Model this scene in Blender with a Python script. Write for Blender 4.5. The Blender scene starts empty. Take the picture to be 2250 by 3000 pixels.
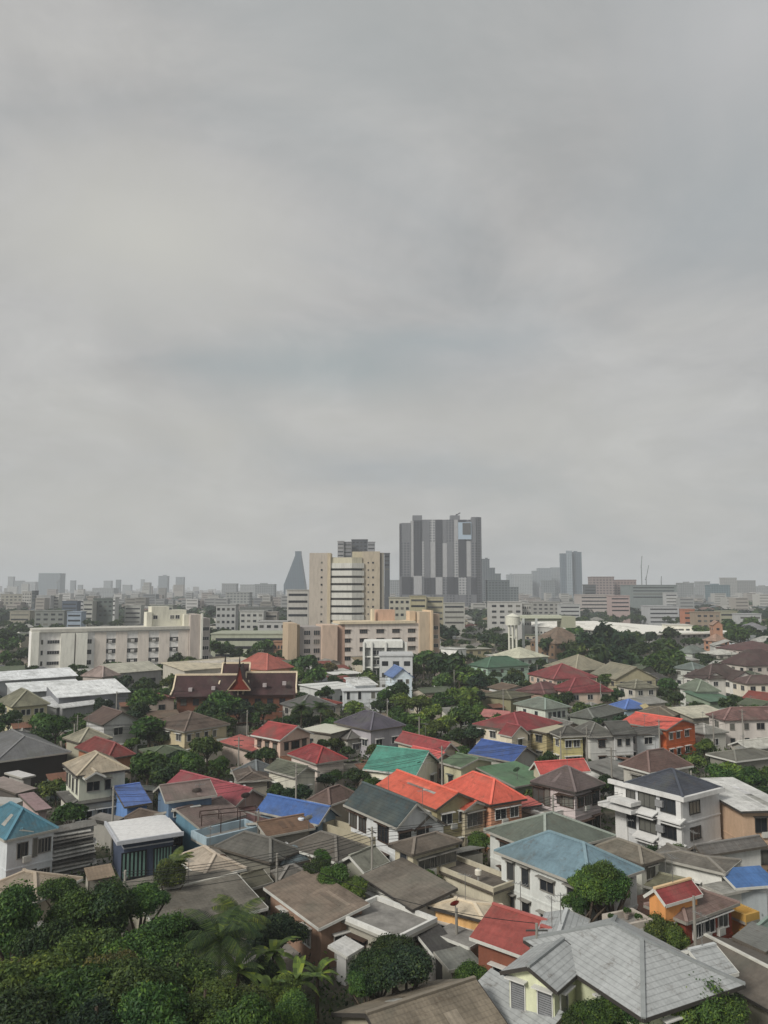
import bpy, math, random
import numpy as np
from mathutils import Vector, Matrix
random.seed(7); RNG = np.random.default_rng(7)
SC = bpy.context.scene; COL = SC.collection
FPX = 2254.0; CAMZ = 32.0; PITCH = math.atan(225/FPX)
CP, SP = math.cos(PITCH), math.sin(PITCH)

# ---------- camera geometry: where a sight line meets a height or a distance ----------
def ray(px, py):
    x = (px-1125)/FPX; y = (1500-py)/FPX
    return x, CP - y*SP, SP + y*CP
def at(px, py, z):
    x, y, w = ray(px, py); t = (z-CAMZ)/w
    return Vector((x*t, y*t, z))
def zat(py, depth):
    x, y, w = ray(1125, py)
    return CAMZ + depth*w/y
def xat(px, py, depth):
    x, y, w = ray(px, py)
    return depth*x/y
OX = (0, 550, 1100, 1650); OY = {1: 1600, 2: 2050, 3: 2500}
def N(t, p):
    if t == 0: return (float(p[0]), float(p[1]))
    return (OX[t % 10] + p[0]/2.765, OY[t//10] + p[1]/2.765)

def lin(h, k=1.0):
    h = h.lstrip('#'); r = []
    for i in (0, 2, 4):
        c = int(h[i:i+2], 16)/255
        c = c/12.92 if c <= .04045 else ((c+.055)/1.055)**2.4
        r.append(min(c*k, .86))
    return (*r, 1.0)

def soft(c, f=.16):
    m = (c[0]*.3+c[1]*.55+c[2]*.15); return tuple(v*(1-f)+m*f+.01 for v in c[:3])+(1.0,)
# ---------- materials ----------
MATS = {}
class NT:
    def __init__(s, m):
        s.t = m.node_tree; s.n = s.t.nodes; s.l = s.t.links
    def add(s, typ, **kw):
        n = s.n.new(typ)
        for k, v in kw.items():
            if k.startswith('i_'):
                k = k[2:]; k = int(k) if k.isdigit() else k
                n.inputs[k].default_value = v
            else: setattr(n, k, v)
        return n
    def link(s, a, b): s.l.new(a, b)
    def math(s, op, a, b=None, c=None):
        n = s.n.new('ShaderNodeMath'); n.operation = op
        for i, q in enumerate((a, b, c)):
            if q is None: continue
            if isinstance(q, (int, float)): n.inputs[i].default_value = q
            else: s.l.new(q, n.inputs[i])
        return n.outputs[0]
    def mixc(s, fac, a, b, mode='MIX'):
        n = s.n.new('ShaderNodeMix'); n.data_type = 'RGBA'; n.blend_type = mode
        for i, q in ((0, fac), (6, a), (7, b)):
            if isinstance(q, (int, float)): n.inputs[i].default_value = q
            elif isinstance(q, tuple): n.inputs[i].default_value = q
            else: s.l.new(q, n.inputs[i])
        return n.outputs[2]
    def ramp(s, src, stops):
        n = s.n.new('ShaderNodeValToRGB'); e = n.color_ramp.elements
        while len(e) < len(stops): e.new(.5)
        for q, (p, v) in zip(e, stops):
            q.position = p; q.color = v if isinstance(v, tuple) else (v, v, v, 1)
        s.l.new(src, n.inputs[0]); return n.outputs[0]
    def noise(s, vec, scale, detail=4, rough=.6, dist=0):
        n = s.n.new('ShaderNodeTexNoise'); n.inputs['Scale'].default_value = scale
        n.inputs['Detail'].default_value = detail; n.inputs['Roughness'].default_value = rough
        n.inputs['Distortion'].default_value = dist
        if vec is not None: s.l.new(vec, n.inputs['Vector'])
        return n.outputs[0]
def newmat(name, rough=.8, spec=.3):
    m = bpy.data.materials.new(name); m.use_nodes = True; MATS[name] = m
    g = NT(m); b = m.node_tree.nodes['Principled BSDF']
    b.inputs['Roughness'].default_value = rough
    b.inputs['Specular IOR Level'].default_value = spec
    return m, g, b
def worldvec(g, scale=(1, 1, 1)):
    t = g.add('ShaderNodeNewGeometry'); mp = g.add('ShaderNodeMapping')
    mp.inputs['Scale'].default_value = scale
    g.link(t.outputs['Position'], mp.inputs['Vector']); return mp.outputs[0]

# painted render wall with rain streaks and grime
m, g, b = newmat('stucco', .88, .25)
oi = g.add('ShaderNodeObjectInfo')
n1 = g.noise(worldvec(g, (1, 1, .22)), .9, 6, .65)
n2 = g.noise(worldvec(g), 5.0, 3, .6)
f1 = g.ramp(n1, [(.30, .80), (.55, 1.0)]); f2 = g.ramp(n2, [(.2, .92), (.7, 1.04)])
c = g.mixc(1.0, oi.outputs['Color'], f1, 'MULTIPLY'); c = g.mixc(1.0, c, f2, 'MULTIPLY')
g.link(c, b.inputs['Base Color'])
# roof tiles: UV in metres, v up the slope
def roofmat(name, pitch_v, pitch_u, depth, rough, stain, groove):
    m, g, b = newmat(name, rough, .35)
    uv = g.add('ShaderNodeUVMap'); sx = g.add('ShaderNodeSeparateXYZ'); g.link(uv.outputs[0], sx.inputs[0])
    oi = g.add('ShaderNodeObjectInfo')
    fv = g.math('FRACT', g.math('DIVIDE', sx.outputs[1], pitch_v))
    fu = g.math('FRACT', g.math('DIVIDE', sx.outputs[0], pitch_u))
    hu = g.math('ABSOLUTE', g.math('SUBTRACT', fu, .5))
    if groove > .8: fv = g.math('ADD', fv, 0)
    row = g.ramp(fv, [(0.0, groove), (.10, groove), (.22, 1.0), (1.0, 1.0)])
    n1 = g.noise(worldvec(g), .35, 7, .7, .6); n2 = g.noise(worldvec(g), 3.2, 4, .6)
    mp = g.add('ShaderNodeMapping'); mp.inputs['Scale'].default_value = (1.6, .18, 1); g.link(uv.outputs[0], mp.inputs[0])
    n3 = g.noise(mp.outputs[0], 1.0, 4, .6)
    s1 = g.ramp(n1, [(.32, 1-stain), (.62, 1.08)]); s2 = g.ramp(n2, [(.25, .84), (.7, 1.08)]); s3 = g.ramp(n3, [(.3, .86), (.65, 1.05)])
    c = g.mixc(1.0, oi.outputs['Color'], s1, 'MULTIPLY'); c = g.mixc(1.0, c, s2, 'MULTIPLY')
    c = g.mixc(1.0, c, s3, 'MULTIPLY')
    n4 = g.noise(worldvec(g), .9, 6, .75, .4); rust = g.ramp(n4, [(.56, 0.0), (.68, .55)])
    c = g.mixc(rust, c, (.085, .062, .042, 1)); n5 = g.noise(worldvec(g), .22, 3, .6); moss = g.ramp(n5, [(.52, 0.0), (.72, .45)]); c = g.mixc(moss, c, (.10, .105, .085, 1)) if stain > .2 else c
    c = g.mixc(1.0, c, row, 'MULTIPLY')
    g.link(c, b.inputs['Base Color'])
    h = g.math('ADD', g.math('MULTIPLY', fv, -.6), g.math('MULTIPLY', hu, .9))
    bp = g.add('ShaderNodeBump'); bp.inputs['Strength'].default_value = .6; bp.inputs['Distance'].default_value = depth
    g.link(h, bp.inputs['Height']); g.link(bp.outputs[0], b.inputs['Normal'])
    return m
roofmat('roof_tile', .40, .30, .04, .85, .46, .84)
roofmat('roof_metal', 1.4, .38, .05, .6, .30, .93)
roofmat('roof_line', .40, .32, .03, .6, .12, .74)
# plain painted / metal
def plain(name, rough, spec=.4, metal=0):
    m, g, b = newmat(name, rough, spec); b.inputs['Metallic'].default_value = metal
    oi = g.add('ShaderNodeObjectInfo'); n = g.noise(worldvec(g), 2.0, 3, .6)
    f = g.ramp(n, [(.25, .82), (.7, 1.05)])
    g.link(g.mixc(1.0, oi.outputs['Color'], f, 'MULTIPLY'), b.inputs['Base Color'])
plain('painted', .6); plain('metal', .4, .6, .5); plain('timber', .85, .2)
# window glass: dark with differing curtains
m, g, b = newmat('glass', .18, .5)
oi = g.add('ShaderNodeObjectInfo')
g.link(g.ramp(oi.outputs['Random'], [(0, (.012, .014, .018, 1)), (.6, (.03, .035, .042, 1)), (.8, (.07, .07, .065, 1)), (1, (.16, .16, .14, 1))]), b.inputs['Base Color'])
# facade of far towers: floors and bays from UV metres
m, g, b = newmat('facade', .7, .3)
uv = g.add('ShaderNodeUVMap'); sx = g.add('ShaderNodeSeparateXYZ'); g.link(uv.outputs[0], sx.inputs[0]); oi = g.add('ShaderNodeObjectInfo')
fl = g.math('FRACT', g.math('DIVIDE', sx.outputs[1], 3.4)); bay = g.math('FRACT', g.math('DIVIDE', sx.outputs[0], 4.2))
a = g.math('MULTIPLY', g.math('GREATER_THAN', fl, .42), g.math('GREATER_THAN', bay, .36))
geo = g.add('ShaderNodeNewGeometry'); sn = g.add('ShaderNodeSeparateXYZ'); g.link(geo.outputs['Normal'], sn.inputs[0])
a = g.math('MULTIPLY', a, g.math('LESS_THAN', g.math('ABSOLUTE', sn.outputs[2]), .5))
dark = g.mixc(1.0, oi.outputs['Color'], (.38, .40, .43, 1), 'MULTIPLY')
g.link(g.mixc(a, oi.outputs['Color'], dark), b.inputs['Base Color'])
# foliage
def leafmat(name, var, trans=.28):
    m, g, b = newmat(name, .55, .25)
    oi = g.add('ShaderNodeObjectInfo'); ge = g.add('ShaderNodeNewGeometry')
    v = g.ramp(ge.outputs['Random Per Island'], [(0, (1-var, 1-var, 1-var*.6, 1)), (.5, (1, 1, 1, 1)), (.85, (1+var, 1+var*.8, 1, 1)), (1, (2.3, 1.8, .9, 1))])
    n = g.noise(worldvec(g), .55, 3, .6); nn = g.ramp(n, [(.3, (.62, .72, .8, 1)), (.7, (1.3, 1.22, .95, 1))])
    c = g.mixc(1.0, oi.outputs['Color'], v, 'MULTIPLY'); c = g.mixc(1.0, c, nn, 'MULTIPLY')
    g.link(c, b.inputs['Base Color'])
    tr = g.add('ShaderNodeBsdfTranslucent'); g.link(c, tr.inputs[0]); mx = g.add('ShaderNodeMixShader'); mx.inputs[0].default_value = trans
    out = m.node_tree.nodes['Material Output']
    g.link(b.outputs[0], mx.inputs[1]); g.link(tr.outputs[0], mx.inputs[2]); g.link(mx.outputs[0], out.inputs[0])
leafmat('leaves', .42)
m, g, b = newmat('bark', .95, .1)
g.link(g.ramp(g.noise(worldvec(g, (3, 3, .6)), 3, 4), [(.3, (.05, .038, .028, 1)), (.7, (.16, .13, .10, 1))]), b.inputs['Base Color'])
# colour stored on the faces (far stuff)
m, g, b = newmat('town_paint', .85, .2)
at_ = g.add('ShaderNodeVertexColor', layer_name='Col'); g.link(at_.outputs[0], b.inputs['Base Color'])
# ground
m, g, b = newmat('ground_mat', .95, .15)
n1 = g.noise(worldvec(g), .05, 6, .65); n2 = g.noise(worldvec(g), .6, 5, .7)
c1 = g.ramp(n1, [(.38, (.045, .062, .028, 1)), (.5, (.12, .11, .085, 1)), (.62, (.20, .19, .17, 1))])
c2 = g.ramp(n2, [(.3, .55), (.7, 1.15)])
g.link(g.mixc(1.0, c1, c2, 'MULTIPLY'), b.inputs['Base Color'])
m, g, b = newmat('concrete', .9, .2)
n1 = g.noise(worldvec(g), .8, 6, .7); g.link(g.ramp(n1, [(.3, (.15, .145, .135, 1)), (.7, (.30, .29, .27, 1))]), b.inputs['Base Color'])

# ---------- mesh helpers ----------
class MB:
    def __init__(s): s.v = []; s.f = []; s.uv = []; s.mi = []
    def poly(s, pts, uv=None, mi=0):
        k = len(s.v); s.v += [tuple(p) for p in pts]; s.f.append(tuple(range(k, k+len(pts))))
        if uv is None:
            a = Vector(pts[0]); n = (Vector(pts[1])-a).cross(Vector(pts[2])-Vector(pts[1]))
            n = n.normalized() if n.length > 1e-9 else Vector((0, 0, 1))
            h = Vector((0, 0, 1)).cross(n); h = h.normalized() if h.length > 1e-3 else Vector((1, 0, 0))
            w = n.cross(h); uv = [(Vector(p).dot(h), Vector(p).dot(w)) for p in pts]
        s.uv += uv; s.mi.append(mi)
    def box(s, x0, x1, y0, y1, z0, z1, mi=0):
        p = [(x0,y0,z0),(x1,y0,z0),(x1,y1,z0),(x0,y1,z0),(x0,y0,z1),(x1,y0,z1),(x1,y1,z1),(x0,y1,z1)]
        for q in ((0,1,5,4),(1,2,6,5),(2,3,7,6),(3,0,4,7),(4,5,6,7),(3,2,1,0)): s.poly([p[i] for i in q], mi=mi)
    def slab(s, pts, t, mi=0):
        pts = [Vector(p) for p in pts]; lo = [p-Vector((0, 0, t)) for p in pts]; n = len(pts)
        s.poly(pts, mi=mi); s.poly(lo[::-1], mi=mi)
        for i in range(n): j = (i+1) % n; s.poly([lo[i], lo[j], pts[j], pts[i]], mi=mi)
    def bar(s, a, b, w, h=None, mi=0):
        a = Vector(a); b = Vector(b); h = h or w; d = (b-a).normalized()
        up = Vector((0, 0, 1)) if abs(d.z) < .95 else Vector((0, 1, 0))
        x = d.cross(up).normalized()*w/2; y = x.cross(d).normalized()*h/2
        r0 = [a-x-y, a+x-y, a+x+y, a-x+y]; r1 = [p+(b-a) for p in r0]
        for i in range(4): j = (i+1) % 4; s.poly([r0[i], r0[j], r1[j], r1[i]], mi=mi)
        s.poly(r0[::-1], mi=mi); s.poly(r1, mi=mi)
    def cyl(s, x, y, z0, z1, r0, r1=None, n=14, mi=0, cap=True):
        r1 = r0 if r1 is None else r1
        c = [(math.cos(2*math.pi*i/n), math.sin(2*math.pi*i/n)) for i in range(n)]
        lo = [(x+a*r0, y+q*r0, z0) for a, q in c]; hi = [(x+a*r1, y+q*r1, z1) for a, q in c]
        for i in range(n): j = (i+1) % n; s.poly([lo[i], lo[j], hi[j], hi[i]], mi=mi)
        if cap and r1 > .01: s.poly(hi, mi=mi)
        if cap: s.poly(lo[::-1], mi=mi)
    def mesh(s, name, *mats):
        me = bpy.data.meshes.new(name); me.from_pydata(s.v, [], s.f)
        u = me.uv_layers.new(name='UVMap'); u.data.foreach_set('uv', np.array(s.uv, dtype=np.float32).ravel())
        for k in mats: me.materials.append(MATS[k])
        if any(s.mi): me.polygons.foreach_set('material_index', s.mi)
        me.update(); return me
def obj(name, me, parent=None, color=None, loc=None, rz=None, scale=None):
    o = bpy.data.objects.new(name, me); COL.objects.link(o)
    if parent: o.parent = parent
    if color: o.color = color
    if loc is not None: o.location = loc
    if rz is not None: o.rotation_euler = (0, 0, rz)
    if scale is not None: o.scale = scale if hasattr(scale, '__len__') else (scale,)*3
    return o
LABELS = {}
def tag(o, label=None, cat=None, group=None, kind=None):
    if label:
        w = label.split()
        assert 4 <= len(w) <= 16, label
        LABELS.setdefault(label, []).append(o); o['label'] = label
    if cat: o['category'] = cat
    if group: o['group'] = group
    if kind: o['kind'] = kind
    return o
def empty(name, loc, rz=0):
    o = bpy.data.objects.new(name, None); COL.objects.link(o); o.location = loc; o.rotation_euler = (0, 0, rz)
    o.empty_display_size = .5; return o
def copy_tree(o, parent=None):
    c = o.copy(); COL.objects.link(c)
    if parent: c.parent = parent
    for ch in list(o.children): copy_tree(ch, c)
    return c
WHITE = lin('c8c8c4', 1.15)
OCC = []      # (x, y, radius) of what stands already
RIDGES = []
REFS = []     # (x, y, short name) of things a label can name

# ---------- windows ----------
WM = {}
def window_mesh(w, h, hood):
    k = (round(w, 1), round(h, 1), hood)
    if k not in WM:
        w, h = k[0], k[1]; a = MB(); a.box(-w/2, w/2, -.03, .0, -h/2, h/2); b_ = MB(); e = .07
        b_.box(-w/2-e, w/2+e, -.09, .0, h/2, h/2+e); b_.box(-w/2-e, w/2+e, -.14, .0, -h/2-e, -h/2)
        b_.box(-w/2-e, -w/2, -.09, .0, -h/2, h/2); b_.box(w/2, w/2+e, -.09, .0, -h/2, h/2)
        nm = max(1, round(w/.75))
        for i in range(1, nm): x = -w/2+w*i/nm; b_.box(x-.025, x+.025, -.07, -.031, -h/2, h/2)
        if hood: b_.box(-w/2-.25, w/2+.25, -.55, .0, h/2+.14, h/2+.22)
        WM[k] = (a.mesh('window_pane', 'glass'), b_.mesh('window_frame', 'painted'))
    return WM[k]
def window(parent, loc, rz, w, h, fcol=WHITE, hood=False, frame=True):
    a, b_ = window_mesh(w, h, hood)
    o = obj('window', a, parent, None, loc, rz)
    if frame: obj('frame', b_, o, fcol)
    return o
def awning(parent, loc, rz, w, col, d=.9):
    a = MB(); a.slab([(-w/2, -d, -.45), (w/2, -d, -.45), (w/2, 0, 0), (-w/2, 0, 0)], .05)
    return obj('awning', a.mesh('awning', 'roof_metal'), parent, col, loc, rz)
def dish(loc, r, col, label):
    a = MB(); t = empty('satellite_dish', loc); n = 14
    prev = [(0, 0, 0)]*n
    for k in range(1, 5):
        q = r*k/4; ring = [(q*math.cos(2*math.pi*i/n), q*math.sin(2*math.pi*i/n), .45*q*q/r) for i in range(n)]
        for i in range(n):
            j = (i+1) % n
            a.poly([prev[i], prev[j], ring[j], ring[i]] if k > 1 else [(0, 0, 0), ring[j], ring[i]])
        prev = ring
    o = obj('reflector', a.mesh('reflector', 'metal'), t, col, (0, 0, .9)); o.rotation_euler = (math.radians(50), 0, math.radians(200))
    p = MB(); p.cyl(0, 0, -.3, .9, .04, n=8); p.bar((0, 0, .9), (.25, .5, 1.4), .04); obj('mast', p.mesh('mast', 'metal'), t, lin('777777'))
    tag(t, label, 'satellite dish'); return t

# ---------- a building block: rectangle of eaves, walls under it, roof over it ----------
def rect(t, A, B, C, ze):
    def P(q): return Vector(at(*N(t, q), ze)[:2])
    a = P(A)
    if isinstance(B, (int, float)):
        c = P(C); u = (c-a); v = Vector((-u.y, u.x)).normalized(); return a, u.normalized(), v, u.length, float(B)
    if isinstance(C, (int, float)):
        b = P(B); v = (b-a); u = Vector((v.y, -v.x)).normalized(); return a, u, v.normalized(), float(C), v.length
    b = P(B); c = P(C); u = c-a; v = b-a
    au = math.atan2(u.y, u.x); av = math.atan2(v.y, v.x)
    e = ((av-au) % (2*math.pi)-math.pi/2)/2; au += e
    ud = Vector((math.cos(au), math.sin(au))); return a, ud, Vector((-ud.y, ud.x)), u.length, v.length
def hfun(typ, L, W, rise):
    if typ == 'hip': m_ = min(L, W)/2; return lambda u, v: rise*max(0, min(u, L-u, v, W-v, m_))/m_
    if typ == 'gabAB': return lambda u, v: rise*(1-abs(u-L/2)/(L/2))
    if typ == 'gabAC': return lambda u, v: rise*(1-abs(v-W/2)/(W/2))
    if typ == 'shedAB': return lambda u, v: rise*u/L
    if typ == 'shedAC': return lambda u, v: rise*v/W
    return lambda u, v: 0.0
def roof_polys(typ, L, W, ze, rise):
    z = ze+rise; c = [(0, 0, ze), (L, 0, ze), (L, W, ze), (0, W, ze)]
    if typ == 'hip':
        if L >= W: p, q = (W/2, W/2, z), (L-W/2, W/2, z); ps = [[c[0], c[1], q, p], [c[1], c[2], q], [c[2], c[3], p, q], [c[3], c[0], p]]
        else: p, q = (L/2, L/2, z), (L/2, W-L/2, z); ps = [[c[0], c[1], p], [c[1], c[2], q, p], [c[2], c[3], q], [c[3], c[0], p, q]]
        ridges = [(p, q), (c[0], p), (c[1], q if L >= W else p), (c[2], q), (c[3], p if L >= W else q)]
        if (Vector(p)-Vector(q)).length < .05: ridges = ridges[1:]
        return ps, ridges
    if typ == 'gabAB': p, q = (L/2, 0, z), (L/2, W, z); return [[c[0], p, q, c[3]], [p, c[1], c[2], q]], [(p, q)]
    if typ == 'gabAC': p, q = (0, W/2, z), (L, W/2, z); return [[c[0], c[1], q, p], [p, q, c[2], c[3]]], [(p, q)]
    if typ == 'shedAB': return [[c[0], (L, 0, z), (L, W, z), c[3]]], []
    if typ == 'shedAC': return [[c[0], c[1], (L, W, z), (0, W, z)]], []
    return [c], []
def name_ok(n): return n not in ('warehouse', 'hall', 'shed', 'canopy')
def block(root, inv, t, A, B, C, ze, ry, typ, rc, wc, fl=2, o=.5, wl=None, wr=None, mat='roof_tile', zb=0, th=.16,
          cap=None, wh=1.25, parapet=None, hood=True, fc=None, wallmat='stucco', band=True, win=True, rise=None, clean=False):
    a, u, v, L, W = rect(t, A, B, C, ze)
    if a.y > 170 and name_ok(inv):
        xs = [N(t, q)[0] for q in (B, C) if not isinstance(q, (int, float))]
        lim_ = max(9, (max(xs)-min(xs))*a.y/FPX) if len(xs) == 2 else 20
        W = min(W, lim_, max(13, 1.35*L)); L = min(L, lim_, max(13, 1.6*W))
    if rise is None:
        if ry is None: rise = 0
        else:
            mid = a+u*L/2+v*W/2
            if typ == 'shedAB': mid = a+u*L+v*W/2
            if typ == 'shedAC': mid = a+u*L/2+v*W
            rise = zat(N(t, (0, ry))[1], mid.y)-ze
            lim = {'hip': .75*min(L, W)/2, 'gabAB': .8*L/2, 'gabAC': .8*W/2}.get(typ, .25*max(L, W))
            rise = max(.35, min(rise, lim))
    if root is None:
        root = empty(inv, (a.x, a.y, 0), math.atan2(u.y, u.x))
    base = Vector((root.location.x, root.location.y)); ang = root.rotation_euler.z; ca, sa = math.cos(-ang), math.sin(-ang)
    d = a-base; off = Vector((d.x*ca-d.y*sa, d.x*sa+d.y*ca)); rel = math.atan2(u.y, u.x)-ang
    cr, sr = math.cos(rel), math.sin(rel)
    def T(p): return (off.x+p[0]*cr-p[1]*sr, off.y+p[0]*sr+p[1]*cr, p[2] if len(p) > 2 else 0)
    far = a.y > 150
    polys, ridges = roof_polys(typ, L, W, ze, rise)
    r = MB()
    for p in polys: r.slab([T(q) for q in p], th)
    ro = obj('roof', r.mesh('roof', mat), root, rc)
    if ridges and a.y < 260:
        k = MB(); w_ = .28 if a.y < 150 else .4
        for p, q in ridges:
            p = Vector(T(p)); q = Vector(T(q)); k.bar(p+Vector((0, 0, .04)), q+Vector((0, 0, .05)), w_, .14)
        cc = cap or tuple(min(.8, x*1.35+.02) for x in rc[:3])+(1,)
        obj('ridge_cap', k.mesh('ridge_cap', 'painted'), ro, cc)
    if a.y < 150 and th < .25:
        q = MB(); e = .035; zl = {'gabAB': (ze, ze+rise), 'gabAC': (ze, ze)}.get(typ, (ze, ze)); d_ = .11
        def edge(p0, p1):
            p0 = Vector(T(p0)); p1 = Vector(T(p1)); q.bar(p0-Vector((0, 0, d_)), p1-Vector((0, 0, d_)), .05, .24)
        if typ == 'gabAB': edge((0, -e, ze), (L/2, -e, ze+rise)); edge((L/2, -e, ze+rise), (L, -e, ze)); edge((-e, 0, ze), (-e, W, ze))
        elif typ == 'gabAC': edge((-e, 0, ze), (-e, W/2, ze+rise)); edge((-e, W/2, ze+rise), (-e, W, ze)); edge((0, -e, ze), (L, -e, ze)); edge((L+e, 0, ze), (L+e, W/2, ze+rise))
        elif typ == 'shedAB': edge((0, -e, ze), (L, -e, ze+rise)); edge((-e, 0, ze), (-e, W, ze))
        elif typ == 'shedAC': edge((0, -e, ze), (L, -e, ze)); edge((-e, 0, ze), (-e, W, ze+rise))
        else: edge((0, -e, ze), (L, -e, ze)); edge((-e, 0, ze), (-e, W, ze))
        hsh = int(abs(a.x*7+a.y*13)) % 5
        obj('fascia', q.mesh('fascia', 'painted'), ro, (lin('c2c2bc', 1.1), lin('5a544c'), lin('a8a69e'), lin('3f3c39'), lin('8f8c84'))[hsh])
    if win and a.y < 130 and wr != 0 and L > 4:
        fh_ = ze/max(fl, 1)
        for i in range(1+int(abs(a.x)*3) % 2):
            q = MB(); q.box(-.42, .42, -.32, 0, -.3, .3); q.cyl(0, 0, 0, .001, .01, n=3)
            for k in range(5): q.box(-.22, .22, -.335, -.321, -.22+k*.09, -.18+k*.09)
            ac = obj('air_conditioner', q.mesh('air_conditioner', 'painted'), root, lin('b8b8b2', 1.1), T((o+(L-2*o)*(.42+.3*i), o, ze-fh_*.78)), rel)
    if a.y < 165 and L > 4 and W > 4 and not clean and th < .25:
        hh_ = int(abs(a.x*31+a.y*17)); pr = random.Random(hh_)
        for i in range(pr.choice((0, 0, 1, 2, 3))):
            P4 = pr.choice([polys[0], polys[-1]])
            if len(P4) != 4: continue
            P4 = [Vector(p) for p in P4]; s0, s1 = pr.uniform(.25, .7), pr.uniform(.05, .4); ds, dt = pr.uniform(.05, .13), pr.uniform(.3, .5)
            f_ = lambda s, q: P4[0].lerp(P4[1], s).lerp(P4[3].lerp(P4[2], s), q)+Vector((0, 0, .03))
            k = MB(); k.slab([T(f_(s0, s1)), T(f_(s0+ds, s1)), T(f_(s0+ds, s1+dt)), T(f_(s0, s1+dt))], .02)
            cp = pr.choice((lin('a4a49e'), tuple(v*.72 for v in rc[:3])+(1,), tuple(v*.8 for v in rc[:3])+(1,), tuple(min(.7, v*1.3+.01) for v in rc[:3])+(1,), tuple(min(.7, v*1.2+.02) for v in rc[:3])+(1,)))
            obj('roof_sheet', k.mesh('roof_sheet', 'roof_metal'), ro, cp)
    hf = hfun(typ, L, W, rise); fp = [(o, o)]
    if typ == 'gabAB': fp += [(L/2, o)]
    fp += [(L-o, o)]
    if typ == 'gabAC': fp += [(L-o, W/2)]
    fp += [(L-o, W-o)]
    if typ == 'gabAB': fp += [(L/2, W-o)]
    fp += [(o, W-o)]
    if typ == 'gabAC': fp += [(o, W/2)]
    m_ = MB(); n = len(fp)
    for i in range(n):
        p, q = fp[i], fp[(i+1) % n]
        m_.poly([T((*p, zb)), T((*q, zb)), T((*q, ze+hf(*q)-th-.012)), T((*p, ze+hf(*p)-th-.012))])
    m_.poly([T((*p, ze-th-.02)) for p in fp])
    if fl > 1 and band and not far:
        for k in range(1, fl):
            zz = ze*k/fl
            for x0, x1, y0, y1 in ((o-.06, L-o+.06, o-.06, o+.05), (o-.06, o+.05, o+.05, W-o)):
                P4 = [T((x0, y0, zz)), T((x1, y0, zz)), T((x1, y1, zz)), T((x0, y1, zz))]; m_.slab(P4, .16)
    obj('wall', m_.mesh('wall', wallmat), root, wc)
    if parapet:
        p_ = MB(); hh = parapet if not isinstance(parapet, bool) else .5; w_ = .22; zt = ze+.02
        for x0, x1, y0, y1 in ((-.05, L+.05, -.05, w_), (-.05, L+.05, W-w_, W+.05), (-.05, w_, w_, W-w_), (L-w_, L+.05, w_, W-w_)):
            p_.slab([T((x0, y0, zt+hh)), T((x1, y0, zt+hh)), T((x1, y1, zt+hh)), T((x0, y1, zt+hh))], hh+.25)
        obj('parapet', p_.mesh('parapet', 'stucco'), root, fc or WHITE)
    if win:
        fcol = fc or (WHITE, WHITE, lin('4a3a30'), lin('8c8a84'), WHITE, lin('5c6468'))[int(abs(a.x*5+a.y*3)) % 6]
        fh = (ze-zb)/max(fl, 1)
        for face, ln, spec in (('R', L, wr), ('L', W, wl)):
            if spec == 0: continue
            inner = ln-2*o
            if spec is None:
                nn = max(1, int(inner/3.2)); ww = min(1.5, inner/nn*.5); lst = [(inner*(i+.5)/nn, ww, wh) for i in range(nn)]
            elif isinstance(spec, int): ww = min(1.5, inner/spec*.6); lst = [(inner*(i+.5)/spec, ww, wh) for i in range(spec)]
            else: lst = [(inner*s[0], s[1], s[2] if len(s) > 2 else wh) for s in spec]
            for k in range(max(0, fl-2), fl):
                for (pos, ww, hh) in lst:
                    zz = zb+fh*k+fh*.52
                    if zz+hh/2 > ze-.3: zz = ze-.35-hh/2
                    if face == 'R': p = T((o+pos, o, zz)); rz = rel
                    else: p = T((o, W-o-pos, zz)); rz = rel-math.pi/2
                    window(root, p, rz, ww, min(hh, fh*.8), fcol, hood and not far, frame=not far or a.y < 230)
    ctr = a+u*L/2+v*W/2
    if a.y < 170 and typ in ('hip', 'gabAB', 'gabAC'): RIDGES.append((ctr.x, ctr.y, ze+rise))
    OCC.append((ctr.x, ctr.y, math.hypot(L, W)/2*.92))
    return root, T, (L, W, rise), ctr
DBG = []
def H(t, A, B, C, ze, ry, typ, rc, wc, label, ref=None, name='house', cat='house', more=(), kr=1.17, kw=1.45, **k):
    root, T, dims, ctr = block(None, name, t, A, B, C, ze, ry, typ, soft(lin(rc, kr)), lin(wc, kw), **k)
    DBG.append((label[:44], round(ctr.y), [round(x, 1) for x in dims]))
    for q in more:
        q = dict(q); args = q.pop('a'); rc2 = q.pop('rc', rc); wc2 = q.pop('wc', wc)
        block(root, name, t, *args, soft(lin(rc2, kr)), lin(wc2, kw), **q)
    tag(root, label, cat)
    REFS.append((ctr.x, ctr.y, ref or label))
    return root, T, dims
HAZE = .00025; SUNE = 3.0; EXPO = 0.0; CLOUDSEED = 2.0; DEBUG = False
CLO = (3.85, 4.0, 4.02, 1); CMI = (4.85, 4.80, 4.66, 1); CHI = (5.6, 5.52, 5.25, 1)
# ================= houses, nearest rows first (tile pixels -> world positions) =================
T_, M_, L_ = 'roof_tile', 'roof_metal', 'roof_line'
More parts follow.
